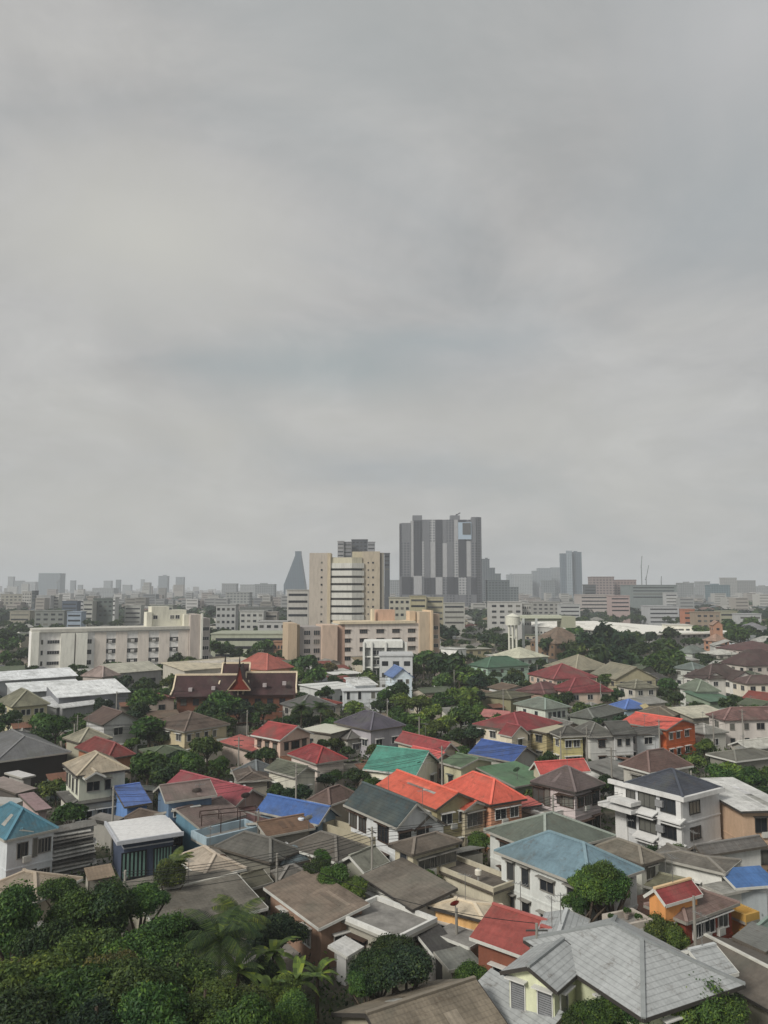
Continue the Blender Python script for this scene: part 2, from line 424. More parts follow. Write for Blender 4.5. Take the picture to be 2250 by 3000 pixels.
# --- bottom right: the grey tiled house ---
h1, Tf, dm = H(0, (1885,2985), 11.8, (2183,2884), 6.2, 2727, 'hip', 'a2a6a6', 'a9ad92', 'cream house under pale grey ribbed roof with two tall grey shuttered windows', 'cream house with pale grey ribbed roof',
  mat=L_, clean=True, fc=WHITE, kr=.98, cap=lin('8b8f8f'), wl=[(.7,.9,1.5)], wr=[(.3,1.5),(.75,1.5)],
  more=[dict(a=((1633,2906),(1465,2846),5.2,6.2,2790,'gabAC'), clean=True, fc=WHITE, wl=[(.2,1.0,2.1),(.8,1.0,2.1)], wr=[(.3,1.0,1.5)], mat=L_, cap=lin('8b8f8f'), wc='b4b79c', o=.45),
        dict(a=((1700,2800),(1553,2776),6.5,6.1,2712,'gabAC'), win=False, clean=True, mat=L_, o=.5),
        dict(a=((2085,2868),(1960,2792),2.4,5.7,2775,'gabAC'), win=False, clean=True, mat=L_, o=.4),
        dict(a=((1560,3075),(1386,2914),(1640,3020),3.3,None,'shedAB'), rise=1.3, win=False, clean=True, mat=L_, fl=1)])
# --- the big tan roof at the bottom ---
H(0, (1190,3190), (925,2985), (1560,3085), 3.4, 2915, 'gabAC', '7d7260', '8a8474', 'low house under wide dusty tan gable roof at the lower edge', 'wide dusty tan gable roof', fl=1, kr=1.1, win=False, cap=lin('7d7568'))
H(0, (1729,2603), (1415,2503), (1914,2558), 6.2, 2452, 'hip', '5e7a86', 'b4b7b4', 'two-storey white house with smooth blue-grey hip roof behind frangipani tree', 'white house with blue-grey hip roof', mat=M_,
  wl=[(.12,.9,1.7),(.3,.9,1.7),(.55,1.6,1.0),(.82,1.0,1.5)], wr=[(.75,1.0,1.6)], cap=lin('7f97a0'))
H(32, (1240,850), (755,682), (1600,610), 4.6, 480, 'gabAB', '8c3a31', '6d4436', 'timber house under broad brick-red roof with small dormer', 'broad brick-red roof', mat=M_, fl=1, wh=1.1,
  more=[dict(a=((1480,760),(1300,690),(1560,690),5.6,560,'gabAB'), fl=1, wl=0, wr=[(.5,.8,.6)], wc='9a9c9a', o=.3, th=.12)])
H(33, (1000,560), (640,420), (1460,412), 5.0, 330, 'hip', '6e5850', '74392b', 'brown-red timber house carrying a small red shrine-like upper roof', 'brown-red timber house', fl=2, wr=[(.25,1.3),(.5,1.3),(.8,1.3)],
  more=[dict(a=((830,418),(640,345),(1160,345),6.3,232,'gabAC'), rc='8e2f2f', wc='b98250', fl=1, win=False, cap=lin('d9bb92'), th=.2, o=.3)])
H(33, (1480,560), (1320,470), (1560,520), 3.2, None, 'flat', 'a88a5a', 'a97c48', 'ochre rounded veranda annexe at the end of brown-red timber house', 'ochre veranda annexe', parapet=.6, fc=lin('b8934f'), fl=1, wr=[(.4,1.6)], wl=0)
H(33, (1680,700), (1480,640), (1850,560), 3.0, 520, 'gabAC', '63766c', '7d837c', 'low shed with dull green sheet roof by the right edge', 'dull green sheet roof', mat=M_, fl=1, win=False)
H(33, (1900,1400), (1050,800), (2300,1150), 3.4, 900, 'gabAB', '5d554b', '7a766c', 'long dark brown row roof right of cream house with pale ribbed roof', 'long dark brown row roof', mat=M_, fl=1, win=False, cap=lin('c9c8c0'))
H(33, (1640,800), (1350,735), (1900,700), 3.6, 660, 'shedAC', '6a6b66', '8d8a80', 'grey sheet roof with white kerbed edge beside the green sheet roof', 'grey sheet roof with white edge', mat=M_, fl=1, win=False)
H(33, (1300,330), (1150,250), (1500,270), 3.4, 250, 'flat', '8e8d86', 'b9b9b2', 'white curved-front garage building under brownish flat roof', 'white curved-front garage', fl=1, win=False)
H(33, (1310,163), (640,92), (1600,98), 4.4, 50, 'hip', '69645b', 'b9b9b4', 'long low white house with greyish brown roof beside blue awning roof', 'long white house with greyish brown roof', fl=1, wl=[(.2,.8,.8),(.6,1,.8)],
  more=[])
H(33, (1400,282), (1300,190), (1690,222), 3.6, 110, 'shedAC', '33639c', '9aa0a2', 'bright blue sloping sheet roof beside long low white house', 'bright blue sloping roof', mat=M_, fl=1, win=False)
H(33, (640,92), (200,-40), (860,48), 5.0, -90, 'hip', '6b6457', 'a5a59c', 'house with sun-bleached brown hip roof below three-storey white house', 'sun-bleached brown hip roof', fl=2)
H(33, (940,330), (620,230), (1000,200), 2.8, 170, 'gabAB', '6c6a52', '7d7c6a', 'mossy low roof between blue-grey hip roof and small red roof', 'mossy low roof', fl=1, win=False)
# white terrace
H(33, (480,640), (350,540), (690,570), 4.6, None, 'flat', '9a9a92', 'a8a69c', 'grey-white terrace block with carved balustrade behind pale ribbed roof', 'grey-white terrace block', parapet=.5, fc=lin('b5ada3'), fl=1, win=False, mat='concrete')
# --- the three-storey white house ---
h3, T3, d3 = H(23, (972,800), (410,700), (1412,748), 8.5, 562, 'hip', '3c414c', 'b8b9b9', 'three-storey white house with dark slate hip roof and white balconies', 'three-storey white house', fl=3, o=.35, kw=1.15, cap=lin('4a4f59'),
  win=False)
H(23, (1440,905), (1228,662), (1800,850), 7.0, 780, 'shedAC', 'c4c4c0', 'a48c76', 'peach-walled house with plain white sloping roof at right edge', 'peach-walled house with white roof', mat=M_, fl=2, wr=[(.35,1.3,1.5)], wl=0, fc=lin('3a3a38'))
H(23, (1130,1265), (1000,1215), (1700,1200), 4.6, 1140, 'gabAC', '625f5b', 'b2b2ae', 'low white outbuilding with grey roof in front of three-storey white house', 'low white outbuilding', fl=1, wr=[(.15,.8),(.5,.8)])
H(23, (700,592), (372,545), (1205,580), 6.6, 402, 'hip', '5e4740', '9c9a92', 'house with broad reddish brown hip roof behind slate-roofed white house', 'broad reddish brown hip roof', fl=2)
# --- centre ---
H(22, (300,1255), (70,1182), (755,1165), 6.0, 1096, 'hip', '5f554a', 'a19a86', 'two-storey house with brown hip roof and band of dark windows', 'house with band of dark windows', wl=[(.5,1.0,2.4)], wr=[(.32,2.4,1.0),(.74,2.9,1.0)])
H(32, (955,318), (440,80), (1150,235), 3.5, None, 'flat', '5f574d', 'b0aa98', 'flat brown roof terrace edged by pale balustrade with white vent', 'flat brown roof terrace', fl=1, mat='roof_tile', parapet=.4, clean=True, fc=lin('bdb6a2'), wl=0, win=False)
H(0, (1208,2665), (1030,2571), (1350,2637), 4.2, None, 'shedAB', '6c6459', 'b0b0aa', 'long grey-brown sloping roof with white verge above whitewashed wall', 'long grey-brown sloping roof', fl=1, wl=[(.15,.8,1.2),(.4,1.2,1.4),(.7,.8,1.2)], rise=.9)
H(0, (935,2720), (735,2610), (1094,2686), 3.7, None, 'shedAB', '78695a', '7d6657', 'large brown single-slope roof beside the palm with brick-red wall', 'large brown single-slope roof', fl=1, rise=.9, wl=[(.3,1.2,1.4),(.75,1.2,1.4)])
H(0, (1161,2760), (935,2716), (1320,2722), 3.7, None, 'flat', '5c5b56', '8b887e', 'flat dark grey roof with bright white parapet above round tree', 'flat dark grey roof with white parapet', fl=1, mat='concrete', parapet=.35, wl=[(.3,1.6,1.0),(.7,1,1.0)])
H(0, (1272,2800), (1205,2762), (1352,2780), 2.6, None, 'shedAC', '3f3d3b', '5a5856', 'dark lean-to roof with blue edge below white parapet', 'dark lean-to with blue edge', fl=1, mat=M_, win=False, rise=.9, fc=lin('2c3d8c'))
H(32, (600,945), (475,832), (860,880), 2.6, 790, 'shedAC', '6f716a', '8b897e', 'small grey canopy roof with faded yellow-green stripes', 'small striped grey canopy', fl=1, mat=M_, win=False)
H(32, (880,545), (380,470), (1100,440), 4.0, 385, 'hip', 'b3a58c', 'c09a68', 'long cream-roofed bungalow with peach wall beside brick-red roof', 'cream-roofed bungalow', fl=1, mat=M_, wl=[(.2,1,1),(.5,1,1),(.8,1,1)])
H(32, (430,562), (275,510), (522,492), 2.7, 462, 'shedAC', 'bcbcb8', '9a9a96', 'tiny white canopy roof next to cream-roofed bungalow', 'tiny white canopy roof', fl=1, mat=M_, win=False)
H(32, (760,760), (600,600), (800,650), 3.1, None, 'flat', 'b8b2a2', 'b8b2a2', 'small pale concrete porch between cream bungalow and brick-red roof', 'small pale porch', fl=1, mat='concrete', win=False)
H(31, (1290,835), (1120,792), (1450,762), 2.6, 740, 'shedAC', 'c0c0bd', 'a8a8a6', 'white sheet carport with slatted white blind by the round tree', 'white sheet carport', fl=1, mat=M_, win=False)
H(0, (1597,2502), (1405,2433), (1818,2453), 5.6, 2383, 'hip', '565f54', 'b0b2ae', 'white house with large mossy grey-green hip roof behind blue-grey one', 'mossy grey-green hip roof', wl=[(.3,1.6,1.4),(.75,1.2,1.2)], mat=M_, cap=lin('9aa39a'))
h5, T5, d5 = H(22, (490,890), (-75,700), (880,835), 6.2, 655, 'gabAB', 'cc4f2c', '8c8467', 'beige house with long coral-orange roof and front gable', 'beige house with coral-orange roof', wr=[(.25,1.5),(.7,1.5)], mat=M_, kr=1.05,
  more=[dict(a=((720,900),(600,850),(895,850),5.6,800,'gabAB'), wc='a39b86', fl=2, wl=0, wr=[(.5,2.4,1.5)], o=.35)])
H(22, (930,852), (615,690), (1195,790), 6.0, 612, 'hip', 'cb4d30', 'ae7f66', 'peach house with bright red-coral hip roof', 'peach house with red-coral hip roof', mat=M_, kr=1.05, wr=[(.3,1.6),(.75,1.2)],
  more=[dict(a=((1015,900),(930,850),(1310,832),4.2,800,'shedAC'), rc='cc6258', fl=1, win=False, zb=3.9)])
h6, T6, d6 = H(0, (1163,2426), (955,2368), (1297,2410), 6.2, 2318, 'gabAB', '37474a', 'aeb0b0', 'white house with dark teal-grey gable roof and cream balcony', 'white house with dark teal-grey roof', wl=[(.1,1.4,1.6),(.3,1.4,1.6),(.72,2.0,1.8)], wr=[(.2,1.5,1.4),(.75,1.5,1.3)], kr=1.0,
  more=[dict(a=((1213,2432),(1190,2405),(1290,2408),5.4,2375,'gabAB'), fl=2, win=False, o=.3)])
H(21, (1480,1185), (1095,1050), (1580,1150), 3.1, None, 'flat', '9c917a', 'a39a84', 'cream terrace storey in front of dark teal-grey gable roof', 'cream terrace storey', fl=1, mat='concrete', parapet=.8, fc=lin('aba38d'))
H(21, (1205,1318), (790,1190), (1485,1205), 3.6, 1085, 'hip', '57524a', '6f6c62', 'wide sooty olive-brown roof left of house with dark window band', 'wide sooty olive-brown roof', fl=1, win=False)
H(0, (792,2527), (605,2489), (893,2495), 3.6, 2446, 'hip', '52504a', '66645c', 'dark charcoal-olive hip roof behind the thin black pole', 'dark charcoal-olive hip roof', fl=1, win=False)
H(21, (640,1110), (480,1000), (1030,1035), 3.9, 960, 'gabAC', '6a4f39', '8e8a80', 'rusty brown gable roof beneath the bright blue roof', 'rusty brown gable roof', fl=1, win=False)
H(21, (1060,1012), (585,888), (1225,935), 4.2, 815, 'gabAB', '2c5796', '6d7f8c', 'house with vivid cobalt blue sheet roof next to maroon roofs', 'vivid cobalt blue roof', mat=M_, fl=1)
H(21, (1150,855), (1000,805), (1330,760), 4.6, 705, 'hip', '5a463e', '8a8378', 'small brown-red roof between cobalt roof and olive gable house', 'small brown-red roof', fl=1, win=False)
H(21, (1430,1400), (1210,1320), (1615,1305), 3.0, 1222, 'gabAC', '76776a', '85857a', 'pale grey-green shed roof beside sooty olive-brown roof', 'pale grey-green shed roof', fl=1, win=False, mat=M_)
H(21, (760,1345), (700,1250), (1010,1260), 2.8, 1190, 'hip', '55646a', '6f7a7d', 'blue-grey low shed roof behind black pole', 'blue-grey low shed', fl=1, win=False, mat=M_)
H(31, (740,222), (660,150), (1005,185), 3.2, 98, 'hip', '625e58', '77746a', 'small grey tiled roof above the large brown single-slope roof', 'small grey tiled roof', fl=1, win=False)
H(31, (510,285), (370,190), (680,225), 2.9, 150, 'gabAC', '57523f', '6e6a58', 'low mossy roof left of the black pole', 'low mossy roof by pole', fl=1, win=False)
H(0, (593,2574), (490,2515), (728,2548), 3.8, 2490, 'hip', '9a8d7c', '8e897c', 'sandy beige hip roof with rusty dish beside bushy papaya', 'sandy beige hip roof', fl=1, mat=M_, win=False)
H(0, (470,2740), (285,2600), (800,2672), 3.6, 2592, 'gabAC', '6b665b', '807c70', 'long grey-brown roof with pale ridge behind the palm', 'long grey-brown roof behind palm', fl=1, cap=lin('b5b2a8'), win=False)
H(30, (290,395), (-250,330), (700,205), 4.0, 150, 'hip', '8d7f6c', '9a9282', 'faded beige hip roof half hidden by bushes at left', 'faded beige hip roof', fl=1, mat=M_, win=False)
H(30, (395,640), (300,560), (470,600), 3.6, None, 'flat', '6d625a', '8a7468', 'tiny brick-pink hut with dark opening among left bushes', 'tiny brick-pink hut', fl=1, wr=[(.5,.9,1.0)], mat='concrete')
# --- left ---
h9, T9, d9 = H(20, (950,1160), (662,1028), (1500,1128), 4.6, None, 'flat', 'cfcfce', '3c4455', 'modern navy box house with floating white slab roof', 'navy box house with white slab roof', fl=1, mat='painted', wl=0, wr=0, o=.9, th=.3, kr=1.1)
h10, T10, d10 = H(20, (40,1140), (-300,1010), (495,1052), 6.3, 842, 'hip', '2e6678', 'adb1b3', 'white house with teal roof and narrow slit windows at left edge', 'white house with teal roof', mat=M_, wl=0,
  wr=[(.25,.35,1.5),(.33,.35,1.5),(.41,.35,1.5),(.60,.4,1.8),(.70,.35,1.4),(.77,.35,1.4),(.84,.35,1.4),(.91,.35,1.4)], hood=False, o=.4,
  more=[dict(a=((75,1092),4.0,(272,1066),6.5,1022,'gabAB'), win=False, o=.3, fl=1, zb=5.8)])
H(20, (290,900), (95,800), (425,880), 4.0, 755, 'shedAC', '8a6f70', '9a8a86', 'dusty mauve sheet roof behind teal-roofed white house', 'dusty mauve sheet roof', fl=1, mat=M_, win=False)
h11, T11, d11 = H(20, (620,618), (340,545), (1068,592), 7.2, 425, 'hip', '9c8f79', 'aeb0a2', 'cream house with beige hip roof and front gables above grey porch', 'cream house with beige hip roof', fl=1, zb=3.6, mat=M_, kr=1.05, cap=lin('b9ae98'),
  wl=[(.08,.8,2.0),(.3,.8,2.0),(.55,.9,2.2),(.85,.8,2.0)], wr=[(.3,1.6,1.2),(.62,.7,1.3)],
  more=[dict(a=((690,640),(600,560),(860,618),7.0,545,'gabAB'), win=False, fl=1, zb=6.4, o=.3, wc='7c7a70'),
        dict(a=((560,860),(425,755),(988,805),3.6,740,'hip'), rc='5d5c58', wc='a7a49b', fl=1, wl=[(.5,1.2,1.1)], wr=[(.25,2.2,1.1),(.75,2.1,1.1)])])
H(20, (1010,868), (800,735), (1235,835), 3.8, 690, 'gabAC', '4365a8', '5b7aa8', 'blue tarpaulin-coloured roof between cream house and mauve-roofed blue house', 'blue roof beside cream house', fl=1, mat=M_, win=False)
H(0, (485,2350), (434,2320), (640,2333), 6.6, 2292, 'gabAC', '71605a', '5a6f86', 'steel-blue walled upper house with mauve-brown roof', 'blue-walled house with mauve-brown roof', fl=2, wl=0, kw=1.1, wr=[(.2,.8,.8),(.6,.8,.8)], mat=M_,
  more=[dict(a=((586,2427),(488,2376),(694,2381),4.3,2352,'gabAC'), fl=1, wc='5f8294', wl=[(.5,1.4,1.4)], win=True)])
H(0, (605,2478), (560,2455), (765,2440), 3.4, None, 'flat', '6b6e70', '5d7482', 'blue rooftop terrace with white balustrade and pergola frame', 'blue rooftop terrace', fl=1, mat='concrete', parapet=.8, fc=lin('9db0ba'))
H(20, (1350,1035), (912,990), (1505,1000), 3.6, 872, 'hip', '584a3e', '8a8a86', 'dark chocolate hip roof behind white slab roof', 'dark chocolate hip roof', fl=1, wr=[(.5,1.2)])
H(20, (910,1000), (750,968), (975,950), 3.2, 935, 'shedAC', '7a7671', '8a8882', 'small grey lean-to roof below the grey porch', 'small grey lean-to', fl=1, mat=M_, win=False)
H(20, (-40,505), (-330,360), (588,428), 5.0, 268, 'hip', '5b5c5d', '2c2b29', 'open barn-like hall under wide slate grey roof at left', 'wide slate grey barn roof', fl=1, win=False, mat=M_)  # near-black wall colour stands in for the shade inside the open hall
H(20, (180,632), (40,590), (290,610), 3.6, None, 'flat', 'b9b8b6', '8c8a86', 'little white flat roof in front of slate grey barn', 'little white flat roof', fl=1, mat='painted', win=False)
H(20, (130,760), (10,680), (240,710), 3.0, 640, 'shedAC', '8d7f78', '4e4a46', 'rusty patched shed roof in front of slate grey barn', 'rusty patched shed roof', fl=1, mat=M_, win=False)
H(20, (105,850), (-80,790), (150,800), 2.9, None, 'flat', '9e9e9a', 'bdbdb8', 'plain white boundary outhouse by dusty mauve roof', 'plain white outhouse', fl=1, mat='painted', win=False)
H(20, (870,478), (618,385), (1098,440), 5.6, 300, 'hip', '6f2a26', '8a5f48', 'house with deep maroon-red hip roof behind cream house', 'deep maroon-red hip roof', fl=1)
H(20, (640,350), (598,300), (860,300), 5.8, 225, 'hip', '86826e', '8f8c7c', 'sage-beige little roof peeping behind maroon-red roof', 'sage-beige little roof', fl=1, win=False)
H(20, (830,205), (755,145), (1112,160), 6.6, 75, 'gabAB', '54423a', 'a4a4a2', 'whitish upper house with brown gable among left trees', 'whitish house with brown gable', wl=0, wr=[(.42,1.7,1.3)])
H(10, (90,1306), (-60,1210), (402,1276), 6.0, 1158, 'hip', '6e6d58', 'a09a7d', 'olive-roofed two-storey beige house with paired windows at left', 'olive-roofed beige house', wr=[(.12,.8),(.3,.8),(.45,.8),(.68,.8),(.84,.8)])
H(21, (-30,260), (-240,190), (290,190), 5.6, 95, 'hip', '5a4b40', 'a59b80', 'cream house with brown hip roof among trees left of pink house', 'cream house with brown hip roof', wr=[(.1,.8),(.3,.8),(.5,.8),(.7,.8)], more=[])
H(21, (400,664), (60,598), (640,690), 3.8, 562, 'hip', '584c42', '7e7a70', 'dim brown hip roof with two white vents', 'dim brown hip roof with white vents', fl=1, win=False)
H(21, (385,865), (90,650), (565,775), 4.2, 645, 'gabAB', '87303a', '8c7a72', 'crimson ribbed roof between blue-walled house and cobalt roof', 'crimson ribbed roof', fl=1, mat=M_)
H(21, (640,1060), (330,905), (810,958), 3.3, 880, 'shedAC', '6b4845', '8a827a', 'dull maroon sheet roof wedged under cobalt roof', 'dull maroon sheet roof', fl=1, mat=M_, win=False)
H(21, (560,625), (395,575), (700,560), 3.6, 488, 'hip', '565c5e', '9c9c98', 'blue-grey slate roof left of olive gable house', 'blue-grey slate roof', fl=1)
H(21, (868,628), (572,570), (1092,592), 5.0, 508, 'gabAB', '585c4c', 'a9a79b', 'whitish house with olive-green gable roof and three slim windows', 'whitish house with olive gable', fl=1, wr=[(.3,.7,1.3),(.46,.7,1.3),(.62,.7,1.3)], wl=[(.25,1.2,1.3)])
H(21, (1042,520), (738,452), (1325,490), 5.0, 368, 'hip', '83282b', 'b4aaa2', 'pinkish white house with deep red hip roof and white parapet', 'deep red hip roof', fl=1, wr=[(.2,1.0),(.5,1.2),(.78,1.3)], cap=lin('a04040'))
H(21, (748,328), (500,285), (1030,275), 5.8, 195, 'gabAB', '92302f', 'b09a8c', 'pink-walled two-storey house with cherry red roof', 'pink-walled house with cherry red roof', wr=[(.2,.9),(.5,1.8),(.8,.9)], wl=[(.2,.9),(.5,.9),(.8,.9)],
  more=[dict(a=((520,418),(325,375),(572,350),3.4,308,'shedAC'), rc='b3574e', wc='a89a90', fl=1, win=False)])
H(21, (1160,275), (915,236), (1350,222), 4.8, 190, 'flat', 'bcbbaa', '7f7b72', 'house with flat cream-white sheet roof beside purple-slate roof', 'flat cream-white roof', fl=1, mat='painted')
H(21, (1480,250), (1195,182), (1760,205), 5.4, 92, 'hip', '4b4753', '8f8c90', 'house with purple-slate hip roof right of cream-white flat roof', 'purple-slate hip roof', fl=1)
H(21, (1290,322), (1170,268), (1535,272), 3.6, 232, 'hip', '66625e', '9a9890', 'grey veranda roof in front of purple-slate roof', 'grey veranda roof', fl=1)
H(11, (900,1318), (665,1285), (1250,1302), 5.4, 1205, 'hip', '565654', '8c8a84', 'grey hip-roofed house with white balcony behind two palms', 'grey hip-roofed house', fl=2)
H(22, (330,612), (-62,545), (455,500), 4.2, 395, 'gabAB', '3a8775', 'b8b4a4', 'bright turquoise-green long roof with white gutter edge', 'bright turquoise-green roof', fl=1, mat=M_, kr=1.05)
H(22, (540,436), (60,352), (700,420), 5.0, 292, 'gabAB', '8b2e30', 'a8a08c', 'long dark crimson roof behind turquoise-green roof', 'long dark crimson roof', fl=1, mat=M_)
H(22, (478,508), (228,446), (640,470), 4.4, 402, 'gabAB', 'bd4b45', '9c8c80', 'salmon red annexe roof with two skylights', 'salmon red annexe roof', fl=1, mat=M_)
H(22, (692,550), (495,508), (1008,505), 4.9, 452, 'gabAB', '52684c', 'a6a288', 'cream house with moss-green gable roof in front of royal blue roof', 'cream house with moss-green gable', fl=1, wr=[(.45,1.5,1.2)], wl=[(.4,.9)])
H(22, (1130,705), (1000,590), (1290,610), 3.4, 520, 'shedAC', '4f7450', '6f7c68', 'plain green sheet roof beside moss-green gable house', 'plain green sheet roof', fl=1, mat=M_, win=False)
H(22, (1118,505), (765,430), (1310,445), 4.4, 350, 'gabAB', '284b8c', '8f8f88', 'house with deep royal blue ribbed roof in the middle', 'deep royal blue roof', fl=1, mat=M_)
H(22, (1335,608), (1195,570), (1800,612), 4.6, 488, 'gabAC', 'ba4138', 'a39a88', 'coral roof showing behind mauve-brown hip roof', 'coral roof behind mauve-brown one', fl=1, mat=M_)
H(22, (1622,750), (1222,672), (1905,690), 6.4, 540, 'hip', '5a4d4b', 'a89f9e', 'grey-pink house with mauve-brown hip roof and arched door', 'grey-pink house with mauve-brown roof', wl=[(.08,1.8,1.8),(.3,.9,2.2),(.62,.7,.9),(.8,2.0,1.3)], wr=[(.2,1.2),(.5,1.2),(.8,1.4,1.7)])
H(22, (1390,960), (1120,880), (1600,900), 3.2, None, 'flat', 'aaa89c', 'aeaca4', 'pale concrete forecourt roof below grey-pink house', 'pale concrete forecourt', fl=1, mat='concrete', parapet=.5)
# --- middle right rows ---
H(22, (1175,262), (868,186), (1390,175), 5.8, 100, 'hip', '7f282c', 'b8b09e', 'cream house with wine-red roof and pointed front gable', 'cream house with wine-red roof', wl=[(.1,.8),(.4,1.4),(.7,.9)],
  more=[dict(a=((1105,300),(1040,270),(1190,268),5.6,200,'gabAB'), fl=2, wl=0, wr=[(.5,1.1,1.3)], o=.3)])
H(22, (1075,150), (845,142), (1095,92), 4.6, 100, 'shedAC', 'bb6a62', '9a8c82', 'pale salmon lean roof left of wine-red roof', 'pale salmon lean roof', fl=1, mat=M_, win=False)
H(22, (1385,270), (1245,205), (1510,215), 5.8, None, 'flat', 'a39c80', '978d6c', 'khaki flat-topped house between wine-red roof and olive roof', 'khaki flat-topped house', mat='painted', wr=[(.3,1.4),(.7,1.4)])
H(22, (1500,300), (1385,265), (1722,295), 5.8, 212, 'hip', '4a4741', 'a39b70', 'yellowish house with dark olive hip roof and deep balconies', 'yellowish house with dark olive roof', wl=[(.5,1.2)], wr=[(.3,1.2),(.7,1.2)])
H(23, (208,300), (120,240), (402,280), 5.8, 180, 'hip', '575650', 'a6a6a2', 'narrow white terrace house with grey roof beside yellowish house', 'narrow white terrace house', wr=[(.5,1.2)])
H(23, (405,285), (330,230), (565,268), 6.0, 175, 'gabAC', '52524e', 'aaaaa8', 'second white terrace house from the yellowish one, shadowy carport below', 'second white terrace house', wr=[(.25,.8),(.7,.8)])
H(23, (590,282), (545,258), (772,262), 5.4, 222, 'gabAC', '565551', 'b0b2b2', 'white terrace house touching the orange house', 'white terrace house by orange house', wr=[(.5,1.6)])
H(23, (840,243), (440,182), (1120,200), 6.0, 128, 'gabAB', 'c84a36', 'b05c36', 'orange two-storey house with coral roof and brown balcony', 'orange two-storey house', mat=M_, wr=[(.15,1.1),(.4,1.1),(.7,1.3)], wl=[(.2,.9)])
H(23, (1050,148), (945,102), (1225,100), 4.6, 50, 'shedAC', 'b4b09a', '77756a', 'slanted cream-white canopy roof behind orange house', 'slanted cream-white canopy', fl=1, mat=M_, win=False)
H(23, (900,135), (560,112), (1075,92), 4.8, 55, 'hip', '645a49', '6e6a5c', 'brown-olive low roof behind coral roof of orange house', 'brown-olive low roof', fl=1, win=False)
H(23, (1300,165), (1220,118), (1800,130), 5.8, 60, 'hip', '70504b', 'b2aca6', 'white house with rose-brown roof and arched porch at right', 'white house with rose-brown roof', wr=[(.1,.9),(.3,.9),(.5,1.6),(.75,1.2)])
H(23, (1400,500), (1140,440), (1800,460), 3.8, 400, 'hip', '5e5d53', '6f6e66', 'long dark grey-green shed roof behind hedge at right', 'long dark grey-green shed', fl=1, mat=M_, win=False)
H(23, (1500,400), (1350,360), (1760,360), 3.6, 320, 'gabAC', 'aaa99f', '8a8880', 'bleached sheet roof near white house with rose-brown roof', 'bleached sheet roof', fl=1, mat=M_, win=False)
H(12, (1375,1325), (1108,1278), (1588,1302), 6.0, 1228, 'hip', '6c756a', 'adb2a8', 'white villa with grey-green hip roof above wine-red roof', 'white villa with grey-green roof', wl=[(.3,.8),(.7,.8)], wr=[(.2,.8),(.4,.8),(.6,.8),(.8,.8)], cap=lin('8c9a90'))
H(12, (1100,1238), (878,1200), (1215,1198), 4.8, 1165, 'hip', '58563f', '77745c', 'dim olive hip roof beside banana trees', 'dim olive hip roof', fl=1, win=False)
H(12, (1370,1200), (1185,1165), (1560,1140), 4.8, 1100, 'hip', '633c3a', '8c7a6c', 'dull plum-red roof below green house', 'dull plum-red roof', fl=1, win=False)
H(12, (905,985), (735,962), (1312,965), 6.0, 892, 'hip', '3b6148', '93a898', 'mint-green two-storey house with dark green hip roof', 'mint-green house', wr=[(.15,1.6),(.35,1.2),(.62,1.6),(.85,1.4)], kr=1.05, mat=M_)
H(12, (1160,908), (985,872), (1342,887), 6.6, 818, 'hip', 'b2b29a', '9aa39a', 'pale ivory hip roof behind the mint-green house', 'pale ivory hip roof', fl=2, mat=M_)
H(12, (980,835), (855,862), (1095,822), 5.4, 780, 'hip', '716d68', '8f8d85', 'dusty grey hip roof behind mint-green house', 'dusty grey hip roof', fl=1)
H(12, (1440,1078), (1300,1010), (1715,1050), 5.6, 950, 'hip', '7d2e30', 'b09a8c', 'house with wide blood-red roof right of mint-green house', 'wide blood-red roof')
H(12, (1560,1190), (1470,1150), (1880,1165), 5.4, 1065, 'hip', '77292d', 'b0a294', 'lower red roof in front of the wide blood-red roof', 'lower red roof', )
H(12, (135,1068), (0,1035), (318,1068), 7.0, 950, 'gabAB', '4f6da0', 'b9c4cb', 'tall bluish white house with sky-blue gable roof', 'tall white house with sky-blue gable', fl=3, wl=[(.2,.8),(.7,.8)], wr=[(.35,1.5),(.75,.9)], mat=M_)
H(12, (470,1100), (318,1078), (600,1112), 5.0, 1062, 'gabAC', '727866', '9aa096', 'small sage-green roof right of sky-blue gable house', 'small sage-green roof', fl=2)
H(13, (100,1010), (-60,955), (360,965), 6.0, 878, 'hip', '827c66', '948c78', 'sand-coloured hip roof by the big dark tree', 'sand-coloured hip roof', mat=M_)
H(13, (420,1080), (250,990), (710,1062), 5.8, 958, 'gabAB', '7f7a64', '8d8770', 'khaki gable roof right of sand-coloured roof', 'khaki gable roof', mat=M_)
H(13, (580,1155), (385,1130), (805,1150), 5.4, 1078, 'hip', '716f5c', 'a8a49a', 'greyish khaki hip roof with pale front in front of the khaki gable', 'greyish khaki hip roof')
H(13, (700,1100), (540,1090), (960,1080), 4.4, 1035, 'hip', '504e4b', '6c6a66', 'charcoal low roof between khaki roofs and round tree', 'charcoal low roof', fl=1, win=False)
H(13, (1080,1180), (955,1130), (1250,1170), 5.2, 1062, 'hip', '65705f', 'b4b5b0', 'small white house with grey-green roof and black window', 'small white house with black window', wl=0, wr=[(.3,1.6)])
H(13, (1190,1260), (1075,1190), (1260,1200), 3.6, 1165, 'shedAC', '4a6c54', '74806f', 'bottle-green lean-to beside small white house', 'bottle-green lean-to', fl=1, mat=M_, win=False)
H(13, (1180,1075), (1030,1045), (1480,1060), 6.4, 945, 'hip', '473733', 'b4b2ac', 'white house with dark umber roof and twin gables', 'white house with dark umber roof', more=[dict(a=((1130,1080),(1080,1050),(1240,1060),6.2,1010,'gabAB'), fl=2, o=.3), dict(a=((1370,1085),(1330,1050),(1480,1060),6.2,1005,'gabAB'), fl=2, o=.3)])
